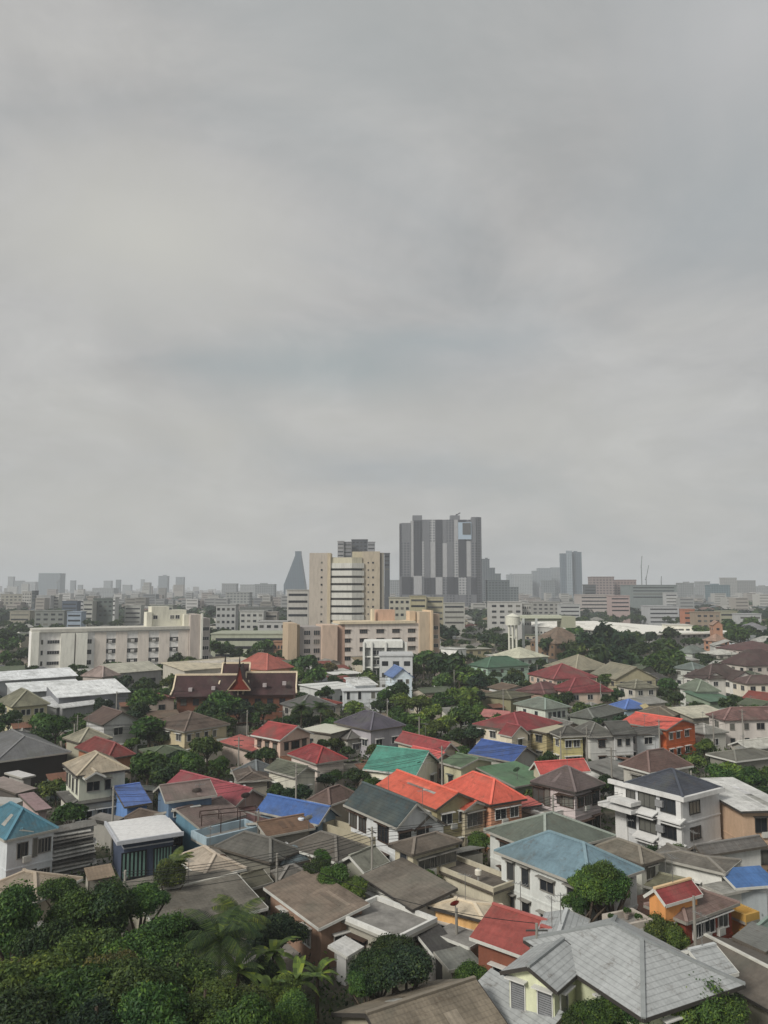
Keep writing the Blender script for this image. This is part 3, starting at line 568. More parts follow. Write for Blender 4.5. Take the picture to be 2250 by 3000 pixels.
H(13, (1480,1115), (1390,1085), (1780,1100), 6.0, 1045, 'hip', '584440', 'bbb4a6', 'cream white house with cocoa roof at right edge', 'cream white house with cocoa roof', wr=[(.15,1.4),(.4,1),(.6,1.2)])
H(13, (1480,970), (1340,940), (1800,940), 6.2, 835, 'hip', '4b3634', 'a8a29a', 'broad dark chestnut roof at right, above the twin-gabled house', 'broad dark chestnut roof')
H(13, (1500,850), (1380,800), (1800,810), 6.0, 765, 'hip', '5a3a38', 'a59a94', 'deep russet roof above the chestnut roof at right edge', 'deep russet roof')
H(13, (1050,870), (895,862), (1260,858), 5.0, 800, 'hip', '68716a', '9da29a', 'long grey-green roof with bright white wall strip', 'long grey-green roof', fl=1)
H(13, (1250,880), (1155,862), (1405,870), 5.2, 834, 'hip', 'b0b0a6', '8f8d84', 'off-white little hip roof behind twin-gabled house', 'off-white little hip roof', fl=2, mat=M_)
H(13, (1060,1005), (950,980), (1170,970), 6.0, 940, 'hip', '5f6b66', 'a2a49e', 'teal-grey roof left of the dark umber roof', 'teal-grey roof')
H(13, (660,1320), (620,1320), (770,1318), 4.5, 1205, 'shedAC', 'c0ae74', 'a39a78', 'steep pale yellow roof panel above olive roofs', 'steep pale yellow roof', mat=M_, win=False, fl=1)
H(13, (500,1320), (420,1285), (660,1300), 4.0, 1240, 'hip', '3f62a2', '7d8e96', 'little hut with bright blue pyramid roof left of yellow panel', 'little bright blue pyramid roof', mat=M_, win=False, fl=1)
H(13, (250,1400), (40,1370), (480,1330), 4.2, 1300, 'hip', '5c5f58', '767a72', 'worn grey roof above the terrace houses', 'worn grey roof above terraces', fl=1, win=False)
H(11, (1090,1165), (945,1105), (1380,1130), 5.4, 1068, 'flat', 'c6c8c4', 'a8aaa8', 'modern white flat-roofed house with dark windows', 'modern white flat-roofed house', mat='painted', fl=1, wl=[(.3,.9),(.7,.9)])
H(11, (1250,1172), (1215,1150), (1650,1172), 5.6, None, 'flat', 'b7babb', 'b0b4b6', 'light grey cubic house with tall slot windows', 'light grey cubic house', mat='painted', fl=2, wl=0, wr=[(.1,.8,2),(.35,.8,2),(.65,1,1.6),(.85,2,1.8)],
  more=[dict(a=((1350,1130),(1310,1075),(1520,1115),6.4,1060,'shedAC'), rc='c8cac8', fl=1, win=False)])
# --- sheds and halls with white roofs, left ---
H(10, (-60,1095), 9, (635,1048), 6.0, 1000, 'shedAC', 'd6dadc', '85888a', 'longest white-roofed shed in front of the long apartment block', 'longest white-roofed shed', mat=M_, fl=1, win=False, name='shed', cat='shed')
H(10, (100,1190), 14, (700,1150), 5.4, 1092, 'shedAC', 'd2d6d6', '8a8c8c', 'white workshop roof in four broad bays at left', 'white bay-roofed workshop', mat=M_, fl=1, win=False, name='shed', cat='shed')
H(10, (465,1228), 13, (1060,1180), 5.6, 1090, 'shedAC', 'd6d9d9', '6c6e72', 'white-roofed workshop with dark grey front wall', 'white-roofed workshop with dark front', mat=M_, fl=1, win=False, name='shed', cat='shed')
H(10, (500,1315), 2.2, (900,1262), 3.6, 1255, 'shedAC', 'bfc1c0', '7d7f80', 'low white strip canopy before dark-fronted workshop', 'low white strip canopy', mat=M_, fl=1, win=False, name='canopy', cat='canopy')
H(10, (460,1310), (380,1240), (480,1270), 3.6, 1225, 'shedAC', 'c2c4c4', '8b8d8d', 'small crooked white roof left of the strip canopy', 'small crooked white roof', mat=M_, fl=1, win=False)
H(10, (920,1032), 10, (1325,1000), 6.2, 942, 'shedAC', 'a5a392', '8c8b8a', 'grey-walled long hall with putty-coloured roof', 'hall with putty-coloured roof', mat=M_, fl=1, wr=[(.15,2,1.2),(.35,2,1.2),(.6,2,1.2),(.8,2.4,1.2)], name='hall', cat='hall')
H(10, (830,1062), (705,1040), (925,1040), 6.0, 965, 'hip', '87766f', '97908a', 'pinkish hip-roofed bungalow at the end of the putty-roofed hall', 'pinkish hip-roofed bungalow', fl=1)
H(11, (60,1055), 12, (735,1022), 6.0, 920, 'shedAC', 'b4aca0', '8f8880', 'cream-white hall roof behind the Thai style roof', 'cream-white hall roof', mat=M_, fl=1, win=False, name='hall', cat='hall')
H(11, (-30,1010), 14, (640,955), 8.0, 918, 'shedAC', 'b8ad92', '9a968c', 'long cream ridge roof behind the temple-like house', 'long cream ridge roof', mat=M_, fl=1, win=False, name='hall', cat='hall')
H(11, (640,1005), (255,935), (790,975), 7.4, 868, 'hip', '9c4c3c', 'a87c5c', 'hall with broad orange-red hip roof near tan hospital wing', 'broad orange-red hip roof', mat=M_)
H(11, (1180,1040), 8, (1420,1028), 4.6, None, 'flat', 'c4c5c0', '6e6c68', 'curved-looking white flat canopy under the rounded hospital corner', 'white canopy under hospital corner', mat='painted', fl=1, win=False, name='canopy', cat='canopy')
# --- warehouses right ---
H(13, (640,708), (450,612), (1052,672), 8.5, 590, 'flat', 'dad8ce', '8e8e8c', 'big white flat-roofed warehouse with ribbed grey sides', 'big white warehouse', mat='painted', fl=2, name='warehouse', cat='warehouse', th=.9, o=1.5)
H(13, (500,695), (10,640), (615,680), 7.5, 625, 'hip', 'd6d4ca', '9a9a96', 'white low-hipped warehouse roof behind dark tree dome', 'white low-hipped warehouse', mat=M_, fl=1, name='warehouse', cat='warehouse')
H(13, (850,640), (780,600), (1052,640), 11.5, 585, 'flat', 'b4b2a6', 'bcbab0', 'cream parapet building with three black windows behind warehouse', 'cream parapet building', mat='painted', wr=[(.25,3,1.4),(.5,3,1.4),(.78,2,1.4)], wl=0)
H(12, (1450,790), (1395,730), (1745,740), 7.0, 642, 'hip', '73604f', '6f5c4b', 'brown-roofed large house right of the water tower', 'brown-roofed large house')
H(12, (670,838), (580,815), (935,828), 6.5, 785, 'flat', '8b8a7a', '857f66', 'long flat school-like block with khaki walls', 'long flat khaki block', mat='painted',
  more=[dict(a=((665,835),(575,820),(695,825),9.6,None,'flat'), rc='bfbfba', wc='c4c4c0', fl=1, zb=6.5, win=False)])
H(13, (1240,770), (1185,720), (1300,730), 7.0, 690, 'hip', '9a7a66', '94705c', 'narrow terracotta-pink house with stacked gables between two trees', 'terracotta-pink house', fl=3,
  more=[dict(a=((1210,640),(1185,625),(1295,640),13,590,'gabAB'), fl=3)])
H(13, (1480,680), (1460,650), (1700,670), 9.0, 615, 'hip', '737377', 'b4b6b8', 'bright white house with grey upper roof near right edge', 'bright white house near right edge', wr=[(.2,1.6),(.5,1.6),(.8,1.4)], fl=3)
H(13, (1480,760), (1395,730), (1720,750), 6.6, 720, 'hip', '6f7473', 'aab0b4', 'pale blue-white house in front of bright white house', 'pale blue-white house')
def quadbox(root, name, mat, col, x0, x1, y0, y1, z0, z1, loc=None):
    a = MB(); a.box(x0, x1, y0, y1, z0, z1); return obj(name, a.mesh(name, mat), root, col, loc)
def place(px0, px1, depth):
    return xat(px0, 1800, depth), xat(px1, 1800, depth)
# ---- long five-storey apartment block, left ----
def long_block():
    zb = 0; P0 = at(92, 1850, 16.3); P1 = at(617, 1840, 17.0)
    P0 = Vector((xat(92, 1850, 278), 278, 0)); P1 = Vector((xat(572, 1840, 305), 305, 0))
    d = (P1-P0); L = d.length; r = empty('apartment_block', P0, math.atan2(d.y, d.x)); Z = 16.4
    s = L/(572-92)
    def X(px): return (px-92)*s
    c = lin('d6d3d0', 1.3); cb = lin('a5a09a', 1.2); w = lin('cccbc2', 1.4)
    quadbox(r, 'wall', 'stucco', c, 0, L, 0, 13, 0, Z)
    quadbox(r, 'roof_slab', 'stucco', lin('b2b0a8', 1.2), .2, L+.3, -.9, 13.4, Z+.003, Z+1.1)
    for a, b in ((92, 113), (172, 210), (214, 246)):
        quadbox(r, 'pier', 'stucco', w, X(a), X(b), -1.6, -.003, 0, Z-.5 if a > 95 else Z+.2)
    cols = [(253, 2.6), (313, 3.9), (379, 3.9), (443, 3.9), (507, 3.9), (559, 1.8)]
    for k, z in enumerate((4.3, 8.1, 11.9)):
        for px, ww in cols:
            for sg in (-1, 1):
                if ww < 3 and sg < 0: continue
                window(r, (X(px)+(sg*ww*.33 if ww > 3 else 0), 0, z+.8), 0, ww*.30 if ww > 3 else 1.5, 1.5, lin('b5b3b0'), False)
            if ww > 3: quadbox(r, 'window', 'glass', None, X(px)-ww*.17, X(px)+ww*.17, -.05, -.003, z+1.1, z+1.55); quadbox(r, 'air_conditioner', 'painted', lin('b4b2ae'), X(px)-.6, X(px)+.6, -.5, -.003, z+.1, z+.8)
        window(r, (X(153), 0, z+1.0), 0, 4.0, 1.2, c, False); window(r, (X(122), 0, z+1.0), 0, .7, 1.6, c, False)
    for px in (285, 346, 411, 475, 535):
        quadbox(r, 'panel', 'stucco', lin('cbc3ba', 1.3), X(px)-2.0, X(px)+2.0, -.25, -.003, 0, Z-.5)
    # stair tower at the right end
    Q0 = xat(556, 1800, 303)
    t = quadbox(r, 'end_tower', 'stucco', lin('b0a7a0', 1.2), X(553), X(590), -1.5, 12, 0, 22.0)
    quadbox(r, 'pier', 'stucco', w, X(586), X(590)+.3, -2.2, -1.503, 0, 22.4)
    quadbox(r, 'end_wing', 'stucco', lin('a9a3a0', 1.1), X(590)+.003, X(618), -.8, 10, 0, 20.5)
    for z in (5.2, 8.9, 12.6, 16.3):
        window(r, (X(605), -.8, z), 0, 2.4, 1.4, c, False)
    for a, b, h, y0, y1 in ((424, 440, 5.5, 3, 9), (440, 495, 7.6, 4, 11), (495, 550, 6.2, 4, 11), (538, 562, 4.5, 1, 6)):
        quadbox(r, 'roof_room', 'stucco', lin('c4c2b4', 1.25), X(a), X(b)-.02, y0, y1, Z+1.103, Z+1.1+h)
    for px in (452, 505, 522): window(r, (X(px), 4, Z+4.6), 0, 1.6, 1.4, c, False)
    tag(r, 'long pale five-storey apartment block with white piers at left', 'apartment block')
    m = P0+d*.5; REFS.append((m.x, m.y, 'long pale apartment block')); OCC.append((m.x, m.y+6, L*.3)); OCC.append((P0.x+d.x*.15, P0.y+8, L*.2)); OCC.append((P0.x+d.x*.85, P0.y+8, L*.2))
long_block()
# ---- tan hospital wing ----
def hospital():
    D = 310; P0 = Vector((xat(843, 1830, 312), 312, 0)); P1 = Vector((xat(1285, 1830, 330), 330, 0)); d = P1-P0; L = d.length
    r = empty('hospital_wing', P0, math.atan2(d.y, d.x)); s = L/(1285-843); X = lambda px: (px-843)*s; Z = 17.6
    tan = lin('b5a38c', 1.15); pk = lin('c2bab2', 1.25); crm = lin('c0b49c', 1.25)
    quadbox(r, 'wall', 'stucco', lin('9b9693', 1.1), X(877), X(938), 1.2, 14, 0, Z-1)
    quadbox(r, 'pier', 'stucco', tan, 0, X(868), -1.0, 13, 0, Z+.6); quadbox(r, 'pier', 'stucco', lin('9a8a72', 1.1), X(868)+.003, X(877), 0, 13, 0, Z)
    quadbox(r, 'pier', 'stucco', lin('bca796', 1.15), X(938)+.003, X(981), -1.6, 12, 0, Z-.3)
    a = MB(); n = 10; x1 = X(981); R = 3.4
    for i in range(n):
        t0, t1 = math.pi/2*i/n, math.pi/2*(i+1)/n
        p = lambda t: (x1+R+(-R)*math.cos(t)+.003, 2.4-R*math.sin(t)+.6)
        (xa, ya), (xb, yb) = p(t0), p(t1); a.poly([(xa, ya, 0), (xb, yb, 0), (xb, yb, Z-.4), (xa, ya, Z-.4)])
    obj('rounded_corner', a.mesh('rounded_corner', 'stucco'), r, lin('a88c7c', 1.1))
    quadbox(r, 'wall', 'stucco', pk, X(981)+R, X(1246), -.4, 12, 0, Z)
    quadbox(r, 'cornice', 'stucco', crm, X(981)+1, X(1212), -1.2, 12.3, Z+.003, Z+1.0)
    for k, z in enumerate((2.6, 6.2, 9.8, 13.4)):
        for px in (914-15, 914+12): window(r, (X(px), 1.2, z+.8), 0, 2.6, 1.9, pk, False)
        for px, ww in ((1012, 2.4), (1058, 3.2), (1107, 3.2), (1154, 3.2), (1201, 3.2), (1238, 1.6)):
            window(r, (X(px), -.4, z+1.1), 0, ww, 1.5, lin('9a8f84'), True)
    quadbox(r, 'end_block', 'stucco', lin('b8a892', 1.15), X(1223), X(1256), -1.4, 10, 0, 22.3)
    quadbox(r, 'pier', 'stucco', lin('c2ad92', 1.2), X(1256)+.003, X(1262), -2.6, 9, 0, 23)
    quadbox(r, 'end_wing', 'stucco', lin('a39080', 1.1), X(1262)+.003, X(1286), -.8, 9, 0, 21.5)
    for z in (4.5, 8.2, 11.9, 15.6): window(r, (X(1274), -.8, z), 0, 2.0, 1.5, pk, False)
    quadbox(r, 'roof_room', 'stucco', lin('b89a86', 1.2), X(1108), X(1160), 4, 11, Z+1.003, Z+5.6); quadbox(r, 'pier', 'stucco', crm, X(1090), X(1097), 3, 6, Z+1.003, Z+5.9)
    quadbox(r, 'roof_room', 'stucco', lin('c2ac92', 1.2), X(1201), X(1219), 2, 7, Z+1.003, Z+5.0)
    tag(r, 'tan and pinkish five-storey hospital wing with rounded corner pier', 'hospital')
    m = P0+d*.5; REFS.append((m.x, m.y, 'tan hospital wing'))
    for f in (.1, .35, .6, .88): OCC.append((P0.x+d.x*f, P0.y+d.y*f+7, L*.14))
hospital()
# ---- beige tower with ring balconies ----
def beige_tower():
    D = 372; zt = zat(1620, D); x0 = xat(906, 1700, D); r = empty('beige_tower', (x0, D, 0)); s = D/FPX*1.0; X = lambda px: (px-906)*s
    c = lin('a8a096', 1.2)
    quadbox(r, 'wall', 'stucco', c, 0, X(959), 0, 14, 0, zt); quadbox(r, 'pier', 'stucco', lin('b0a48e', 1.25), X(959)+.003, X(968), -.5, 12, 0, zt)
    quadbox(r, 'core', 'stucco', lin('8d8778', 1.1), X(968)+.003, X(1060), 3, 14, 0, zt-2)
    zr = zat(1615, D); quadbox(r, 'wall', 'stucco', lin('a59c8c', 1.2), X(1060)+.003, X(1112), 1.5, 15, 0, zr)
    quadbox(r, 'wall', 'stucco', lin('8f8c84', 1.0), X(1112)+.003, X(1124), 2.5, 14, 0, zr-.6)
    quadbox(r, 'upper_block', 'stucco', lin('a8a18e', 1.2), X(1030), X(1060), 3.5, 14, zt-1.99, zr)
    n = 11
    for k in range(n):
        z1 = zat(1650+k*21.6, D); h = 2.45; a = MB()
        pts = [(X(968)+.01, .3), (X(1031), -2.2), (X(1066), .6), (X(1066), 2.99), (X(968)+.01, 2.99)]
        if z1 < 8: break
        a.slab([(p[0], p[1], z1) for p in pts], h); obj('balcony', a.mesh('balcony', 'stucco'), r, lin('b9b9b3', 1.2))
        g_ = MB(); g_.slab([(X(968)+.02, 1.4, z1+1.06), (X(1031), -.6, z1+1.06), (X(1060), 1.4, z1+1.06), (X(1060), 2.98, z1+1.06), (X(968)+.02, 2.98, z1+1.06)], 1.02)
        obj('window_band', g_.mesh('window_band', 'glass'), r)
        window(r, (X(942), 0, z1+.3), 0, .9, .9, c, False); window(r, (X(1092), 1.5, z1+.3), 0, .9, .9, c, False); window(r, (X(1078), 1.5, z1+.3), 0, .7, .7, c, False)
    a = MB(); a.slab([(X(968)+.01, .8, zt-2.2), (X(1031), -1.4, zt-2.2), (X(1060), .8, zt-2.2), (X(1060), 2.99, zt-2.2), (X(968)+.01, 2.99, zt-2.2)], 3.3)
    obj('parapet', a.mesh('parapet', 'stucco'), r, lin('b0ac9a', 1.2))
    tag(r, 'tall beige tower with white ring balconies behind hospital wing', 'tower')
    REFS.append((x0+X(1010), D, 'tall beige tower')); OCC.append((x0+16, D+7, 20))
beige_tower()
# ---- striped condominium ----
def striped():
    D = 1000; s = D/FPX; xl = xat(1171, 1650, D); r = empty('striped_condominium', (xl, D, 0)); X = lambda px: (px-1171)*s
    zt = zat(1528, D); rng = random.Random(3)
    quadbox(r, 'wall', 'facade', lin('6c6d72', 1.0), 0, X(1395), 6, 24, 0, zt-2)
    quadbox(r, 'side_wall', 'facade', lin('55575c', .9), X(1396), X(1412), 3, 60, 0, zat(1515, D))
    edges = [1171, 1177, 1203, 1212, 1236, 1243, 1260, 1276, 1296, 1310, 1330, 1343, 1366, 1380, 1396]
    light, dark, mid = lin('a6a7a9', 1.0), lin('44464d', .85), lin('707277', .95)
    for i in range(len(edges)-1):
        a, b = edges[i], edges[i+1]; top = zat(1533-11*min(1, (a-1171)/50), D)
        base = [light, mid, light, dark][i % 4] if i else dark
        alt = [mid, dark, dark, light][i % 4]
        cuts = [0, zat(1742, D), zat(1690+rng.uniform(-3, 3), D), zat(1588+rng.uniform(-4, 4), D), top]
        y = 2.5 - (i % 2)*.8
        for k in range(4):
            colr = base if (k in (2, 3)) else alt
            if k == 3 and i in (4, 8, 12): colr = alt
            if k == 0: colr = mid
            quadbox(r, 'facade_strip', 'stucco' if (i+k) % 3 else 'facade', colr, X(a)+.05, X(b)-.05, y, 5.99, cuts[k]+(.01 if k else 0), cuts[k+1])
    quadbox(r, 'sign_panel', 'painted', lin('9fb0bf', 1.1), X(1343), X(1382), .4, .9, zat(1580, D), zat(1530, D))
    quadbox(r, 'sign_window', 'glass', None, X(1356), X(1380), -.1, .38, zat(1566, D), zat(1532, D))
    for a, b, y in ((1210, 1238, 1508), (1322, 1350, 1508), (1385, 1411, 1513)): quadbox(r, 'roof_room', 'painted', mid, X(a), X(b), 8, 20, zt-1.9, zat(y, D))
    m = MB(); m.bar((X(1335), 10, zat(1510, D)), (X(1352), 10, zat(1500, D)), 1.2); m.bar((X(1340), 10, zat(1515, D)), (X(1340), 10, zat(1504, D)), 1.2)
    obj('roof_crane', m.mesh('roof_crane', 'metal'), r, dark)
    tag(r, 'huge grey condominium tower with vertical light and dark stripes', 'tower')
    REFS.append((xl+50, D, 'striped condominium tower')); OCC.append((xl+50, D+20, 60))
striped()
# ---- stepped wedge tower ----
def wedge():
    D = 1900; s = D/FPX; r = empty('wedge_tower', (xat(832, 1650, D), D, 0)); X = lambda px: (px-832)*s
    L_e = [(832, 1712), (836, 1700), (840, 1688), (845, 1674), (850, 1660), (855, 1645), (861, 1628)]; col = lin('4f6473', .8)
    R_e = lambda y: 880+15*(y-1628)/100
    L_e = [(float(np.interp(y, [1614, 1628, 1645, 1660, 1674, 1688, 1700, 1712], [861, 861, 855, 850, 845, 840, 836, 832])), y) for y in np.linspace(1712, 1628, 26)]
    ys = [1760]+[p[1] for p in L_e]+[1614]; xs = [832]+[p[0] for p in L_e]+[862]
    for i in range(len(ys)-1):
        z0 = max(0, zat(ys[i], D)) if i else 0; z1 = zat(ys[i+1], D)
        quadbox(r, 'tier', 'facade', col, X(xs[i+1]), X(R_e(ys[i+1])) if i < len(ys)-2 else X(879), i*.6, 50-i*.5, z0+(.02 if i else 0), z1)
    tag(r, 'dark blue-grey stepped wedge tower tapering to a narrow top', 'tower'); REFS.append((xat(860, 1650, D), D, 'stepped wedge tower'))
wedge()
# ---- Thai style roof ----
def thai():
    D = 190; r = empty('thai_house', (xat(500, 2045, D), D, 0), math.radians(3)); s = D/FPX; X = lambda px: (px-500)*s
    ze = 6.0; zr = zat(1978, D+5); br = lin('432e2f', 1.1); cr = lin('c9bba2', 1.2); red = lin('6e2a1e', 1.1)
    def roof(x0, x1, y0, y1, z0, z1, ins=0):
        a = MB(); ym = (y0+y1)/2; zm = z0+(z1-z0)*.30; ya = y0+(ym-y0)*.42; yb = y1-(y1-ym)*.42
        a.slab([(x0-ins, y0, z0), (x1+ins, y0, z0), (x1, ya, zm), (x0, ya, zm)], .15); a.slab([(x0, ya, zm+.02), (x1, ya, zm+.02), (x1-.3, ym, z1), (x0+.3, ym, z1)], .15)
        a.slab([(x0, yb, zm), (x1, yb, zm), (x1+ins, y1, z0), (x0-ins, y1, z0)], .15); a.slab([(x0+.3, ym, z1), (x1-.3, ym, z1), (x1, yb, zm+.02), (x0, yb, zm+.02)], .15)
        o = obj('roof', a.mesh('roof', 'roof_tile'), r, br); b = MB(); b.bar((x0, ym, z1+.12), (x1, ym, z1+.12), .45)
        for x in (x0+.1, x1-.1): b.bar((x, ym, z1+.1), (x, ya, zm+.15), .35); b.bar((x, ya, zm+.15), (x-(.2 if x < x1-1 else -.2), y0, z0+.3), .35)
        obj('ridge_trim', b.mesh('ridge_trim', 'painted'), o, cr); g_ = MB()
        for x in (x0+.3, x1-.3): g_.poly([(x, y0+1, z0), (x, y1-1, z0), (x, ym, z1-.2)]); g_.poly([(x, y1-1, z0), (x, y0+1, z0), (x, ym, z1-.2)])
        obj('gable_board', g_.mesh('gable_board', 'timber'), o, red)
        return o
    roof(0, X(690), 0, 10, ze, zr, .4); roof(X(706), X(858), .6, 10, ze+.2, zr+.5, .4); roof(X(632), X(716), 3, 12, ze+2.2, zr+2.6)
    q = MB(); xm = X(697); ztop = zat(1950, D-1); z0 = zat(2022, D-1); w = 2.5
    q.poly([(xm-w, -1.2, z0), (xm+w, -1.2, z0), (xm+.8, -1.2, z0+2.4), (xm, -1.2, ztop), (xm-.8, -1.2, z0+2.4)]); obj('front_gable', q.mesh('front_gable', 'timber'), r, red)
    q = MB()
    for sgn in (-1, 1): q.slab([(xm+sgn*w*1.08, -1.5, z0-.1), (xm+sgn*w*1.08, 6, z0-.1), (xm+sgn*.85, 6, z0+2.4), (xm+sgn*.85, -1.5, z0+2.4)][::sgn], .12); q.slab([(xm+sgn*.85, -1.5, z0+2.4), (xm+sgn*.85, 6, z0+2.4), (xm, 6, ztop), (xm, -1.5, ztop)][::sgn], .12)
    o = obj('gable_roof', q.mesh('gable_roof', 'roof_tile'), r, br)
    q = MB(); q.bar((xm-w*1.1, -1.6, z0), (xm-.85, -1.6, z0+2.45), .25); q.bar((xm+w*1.1, -1.6, z0), (xm+.85, -1.6, z0+2.45), .25); q.bar((xm-w*1.1, -1.6, z0-.1), (xm+w*1.1, -1.6, z0-.1), .2)
    obj('gable_trim', q.mesh('gable_trim', 'painted'), o, lin('a5917a'))
    for x, y, z in ((xm, -1.4, ztop-.3), (X(640), 7.5, zr+2.4)):
        q = MB(); q.cyl(x, y, z, z+.9, .35, .2, 8); q.cyl(x, y, z+.9, z+2.9, .2, .02, 8); obj('finial', q.mesh('finial', 'timber'), r, lin('2c2420'))
    quadbox(r, 'wall', 'timber', lin('6a4636', 1.1), 1.2, X(850), 1.6, 9, 0, ze+.4)
    for i in range(9): window(r, (2.8+i*3.0, 1.6, 4.4), 0, 1.4, 1.5, lin('4e3428'), False)
    for px, y in ((552, 2020), (618, 2016), (766, 2008), (823, 2003)):   # skylights
        zz = zat(y, D+1.6); quadbox(r, 'skylight', 'painted', lin('a8a0a0', 1.1), X(px)-.45, X(px)+.45, 1.2, 2.2, zz-.5, zz+.35)
    tag(r, 'Thai style timber house with dark tiled roofs, cream trim and spired gable', 'house'); m = xat(680, 2000, D+5)
    REFS.append((m, D+5, 'Thai style house')); OCC.append((m-8, D+5, 9)); OCC.append((m+8, D+5, 9))
thai()
# ---- water tower, long canopy ----
def water_tower():
    D = 330; x = xat(1502, 1820, D); r = empty('water_tower', (x, D, 0)); s = D/FPX; w = lin('c4c4b8', 1.2)
    z0 = zat(1831, D); z1 = zat(1806, D); a = MB(); a.cyl(0, 0, z0, z1, 21*s, n=24); obj('tank', a.mesh('tank', 'painted'), r, w)
    a = MB(); a.cyl(0, 0, z1+.01, zat(1797, D), 22.5*s, .3, n=24); obj('tank_roof', a.mesh('tank_roof', 'painted'), r, w)
    for i in range(6): t = i*math.pi/3+.3; a = MB(); a.cyl(math.cos(t)*12*s, math.sin(t)*12*s, 0, z0-.01, .45, n=8); obj('leg', a.mesh('leg', 'painted'), r, w)
    a = MB(); a.cyl(0, 0, z0-5.2, z0-4.8, 13.5*s, n=18); obj('brace_ring', a.mesh('brace_ring', 'painted'), r, w)
    tag(r, 'white round water tower with conical cap on slim legs', 'water tower'); REFS.append((x, D, 'white water tower')); OCC.append((x, D, 5))
    D = 335; x0, x1 = xat(1525, 1800, D), xat(1645, 1800, D); r = empty('elevated_canopy', (x0, D, 0)); z = zat(1812, D)
    quadbox(r, 'roof', 'painted', lin('b2b6a4', 1.2), 0, x1-x0, 0, 6, z, zat(1803, D)); quadbox(r, 'gable_end', 'painted', lin('9d9f8b', 1.1), x1-x0+.003, x1-x0+6, 0, 9, z-4, zat(1806, D))
    for px in (1533, 1571): quadbox(r, 'post', 'painted', lin('b0b4b2', 1.2), xat(px, 1800, D)-x0-.5, xat(px, 1800, D)-x0+.5, 0, 1, 0, z-.003)
    quadbox(r, 'beam', 'painted', lin('a8ab9c', 1.1), 0, x1-x0, 1, 2, z-1.2, z-.003)
    tag(r, 'long pale elevated canopy on tall posts beside water tower', 'canopy'); REFS.append((x0+8, D, 'elevated canopy')); OCC.append((x0+9, D, 9))
water_tower()
# ---- details of the three-storey white house ----
def details3():
    L, W, _ = d3; o = .35; w = lin('c6c6c4', 1.15); F = 8.5/3
    q = MB(); q.slab([T3(p) for p in ((-.15, -.15, 8.62), (L+.15, -.15, 8.62), (L+.15, .25, 8.62), (-.15, .25, 8.62))], .5); q.slab([T3(p) for p in ((-.15, .25, 8.62), (.25, .25, 8.62), (.25, W+2.2, 8.62), (-.15, W+2.2, 8.62))], .5)
    obj('fascia', q.mesh('fascia', 'stucco'), h3, w)
    quadbox(h3, 'fin', 'stucco', w, .0, .34, .36, 1.0, 0, 8.1)
    for k in (1, 2):
        z = F*k+1.5
        for f, ww in ((.13, 2.3), (.62, 2.3)): window(h3, (o, W*f+ (1.0 if f < .2 else 0), z), -math.pi/2, ww, 1.5, lin('3a3a38'), False)
        window(h3, (o, W*.90, z-.1), -math.pi/2, 1.2, 1.4, lin('3a3a38'), False)
        window(h3, (o+2.2, o, z-.1), 0, 1.9, 1.3, lin('3a3a38'), False)
        q = MB(); q.box(.0, .34, W*.34, W*.46, z-.3, z+.4)
        for i in range(5): q.box(-.03, .0, W*.34, W*.46, z-.28+i*.14, z-.21+i*.14)
        obj('louvre', q.mesh('louvre', 'painted'), h3, lin('8f9091'))
        for f in (.18, .62):   # sloping white box awnings under the windows
            q = MB(); y = W*f+(0 if f > .2 else 0); q.slab([(-.75, y-1.5, z-1.35), (o, y-1.5, z-.95), (o, y+1.5, z-.95), (-.75, y+1.5, z-1.35)], .14); q.slab([(-.55, y-1.4, z-1.75), (o, y-1.4, z-1.7), (o, y+1.4, z-1.7), (-.55, y+1.4, z-1.75)], .12)
            obj('awning', q.mesh('awning', 'stucco'), h3, w)
        q = MB(); q.box(-.12, o, W*.30, W*.50, F*k+.0, F*k+.12); obj('ledge', q.mesh('ledge', 'stucco'), h3, w)
    # long balcony at the far left end
    for z, e in ((F*2-.1, 2.6), (F*2+.75, 1.2)):
        q = MB(); q.box(-1.6, o-.003, W*.72, W+e, z, z+.45); obj('balcony', q.mesh('balcony', 'stucco'), h3, w)
    q = MB(); q.box(o, o+.3, W-.34, W+1.6, 0, 8.1); obj('side_wall', q.mesh('side_wall', 'stucco'), h3, w)
details3()
def shutters():   # grey louvred shutters over the two tall windows of the cream house wing
    for w in [o for o in h1.children if o.name.startswith('window') and abs(o.data.vertices[2].co.z) > 1.0 and 'pane' in o.data.name]:
        q = MB(); x0 = w.data.vertices[0].co.x; z0 = min(v.co.z for v in w.data.vertices)
        for k in range(14): z = z0+.05+k*(-2*z0-.1)/14; q.box(x0+.04, -x0-.04, -.075, -.034, z, z+(-2*z0-.1)/14*.7)
        obj('shutter', q.mesh('shutter', 'painted'), w, lin('85878a'))
shutters()
def details9():   # navy house: base box roof line, glass doors, slab underside gap
    L, W, _ = d9; nv = lin('3c4455', 1.1); o = .9; w = lin('b9bcc2')
    q = MB(); q.box(o-.06, L-o+.06, o-.08, W-o+.06, 3.55, 3.68); obj('trim', q.mesh('trim', 'painted'), h9, w)
    q = MB(); q.slab([(-.05, -.05, 4.74), (L+.05, -.05, 4.74), (L+.05, .18, 4.74), (-.05, .18, 4.74)], .42); q.slab([(-.05, .18, 4.74), (.18, .18, 4.74), (.18, W+.05, 4.74), (-.05, W+.05, 4.74)], .42); obj('fascia', q.mesh('fascia', 'painted'), h9, w)
    for x, ww in ((L*.28, 2.6), (L*.72, 2.0)):
        f = window(h9, (x, o, 1.75), 0, ww, 2.7, lin('2b2d30'), False)
        q = MB()
        for i in range(6): q.box(-ww/2+.1+i*ww/6, -ww/2+.1+i*ww/6+ww/12, -.045, -.032, -1.3, 1.3)
        obj('curtain', q.mesh('curtain', 'painted'), f, lin('6f8f86'))
details9()
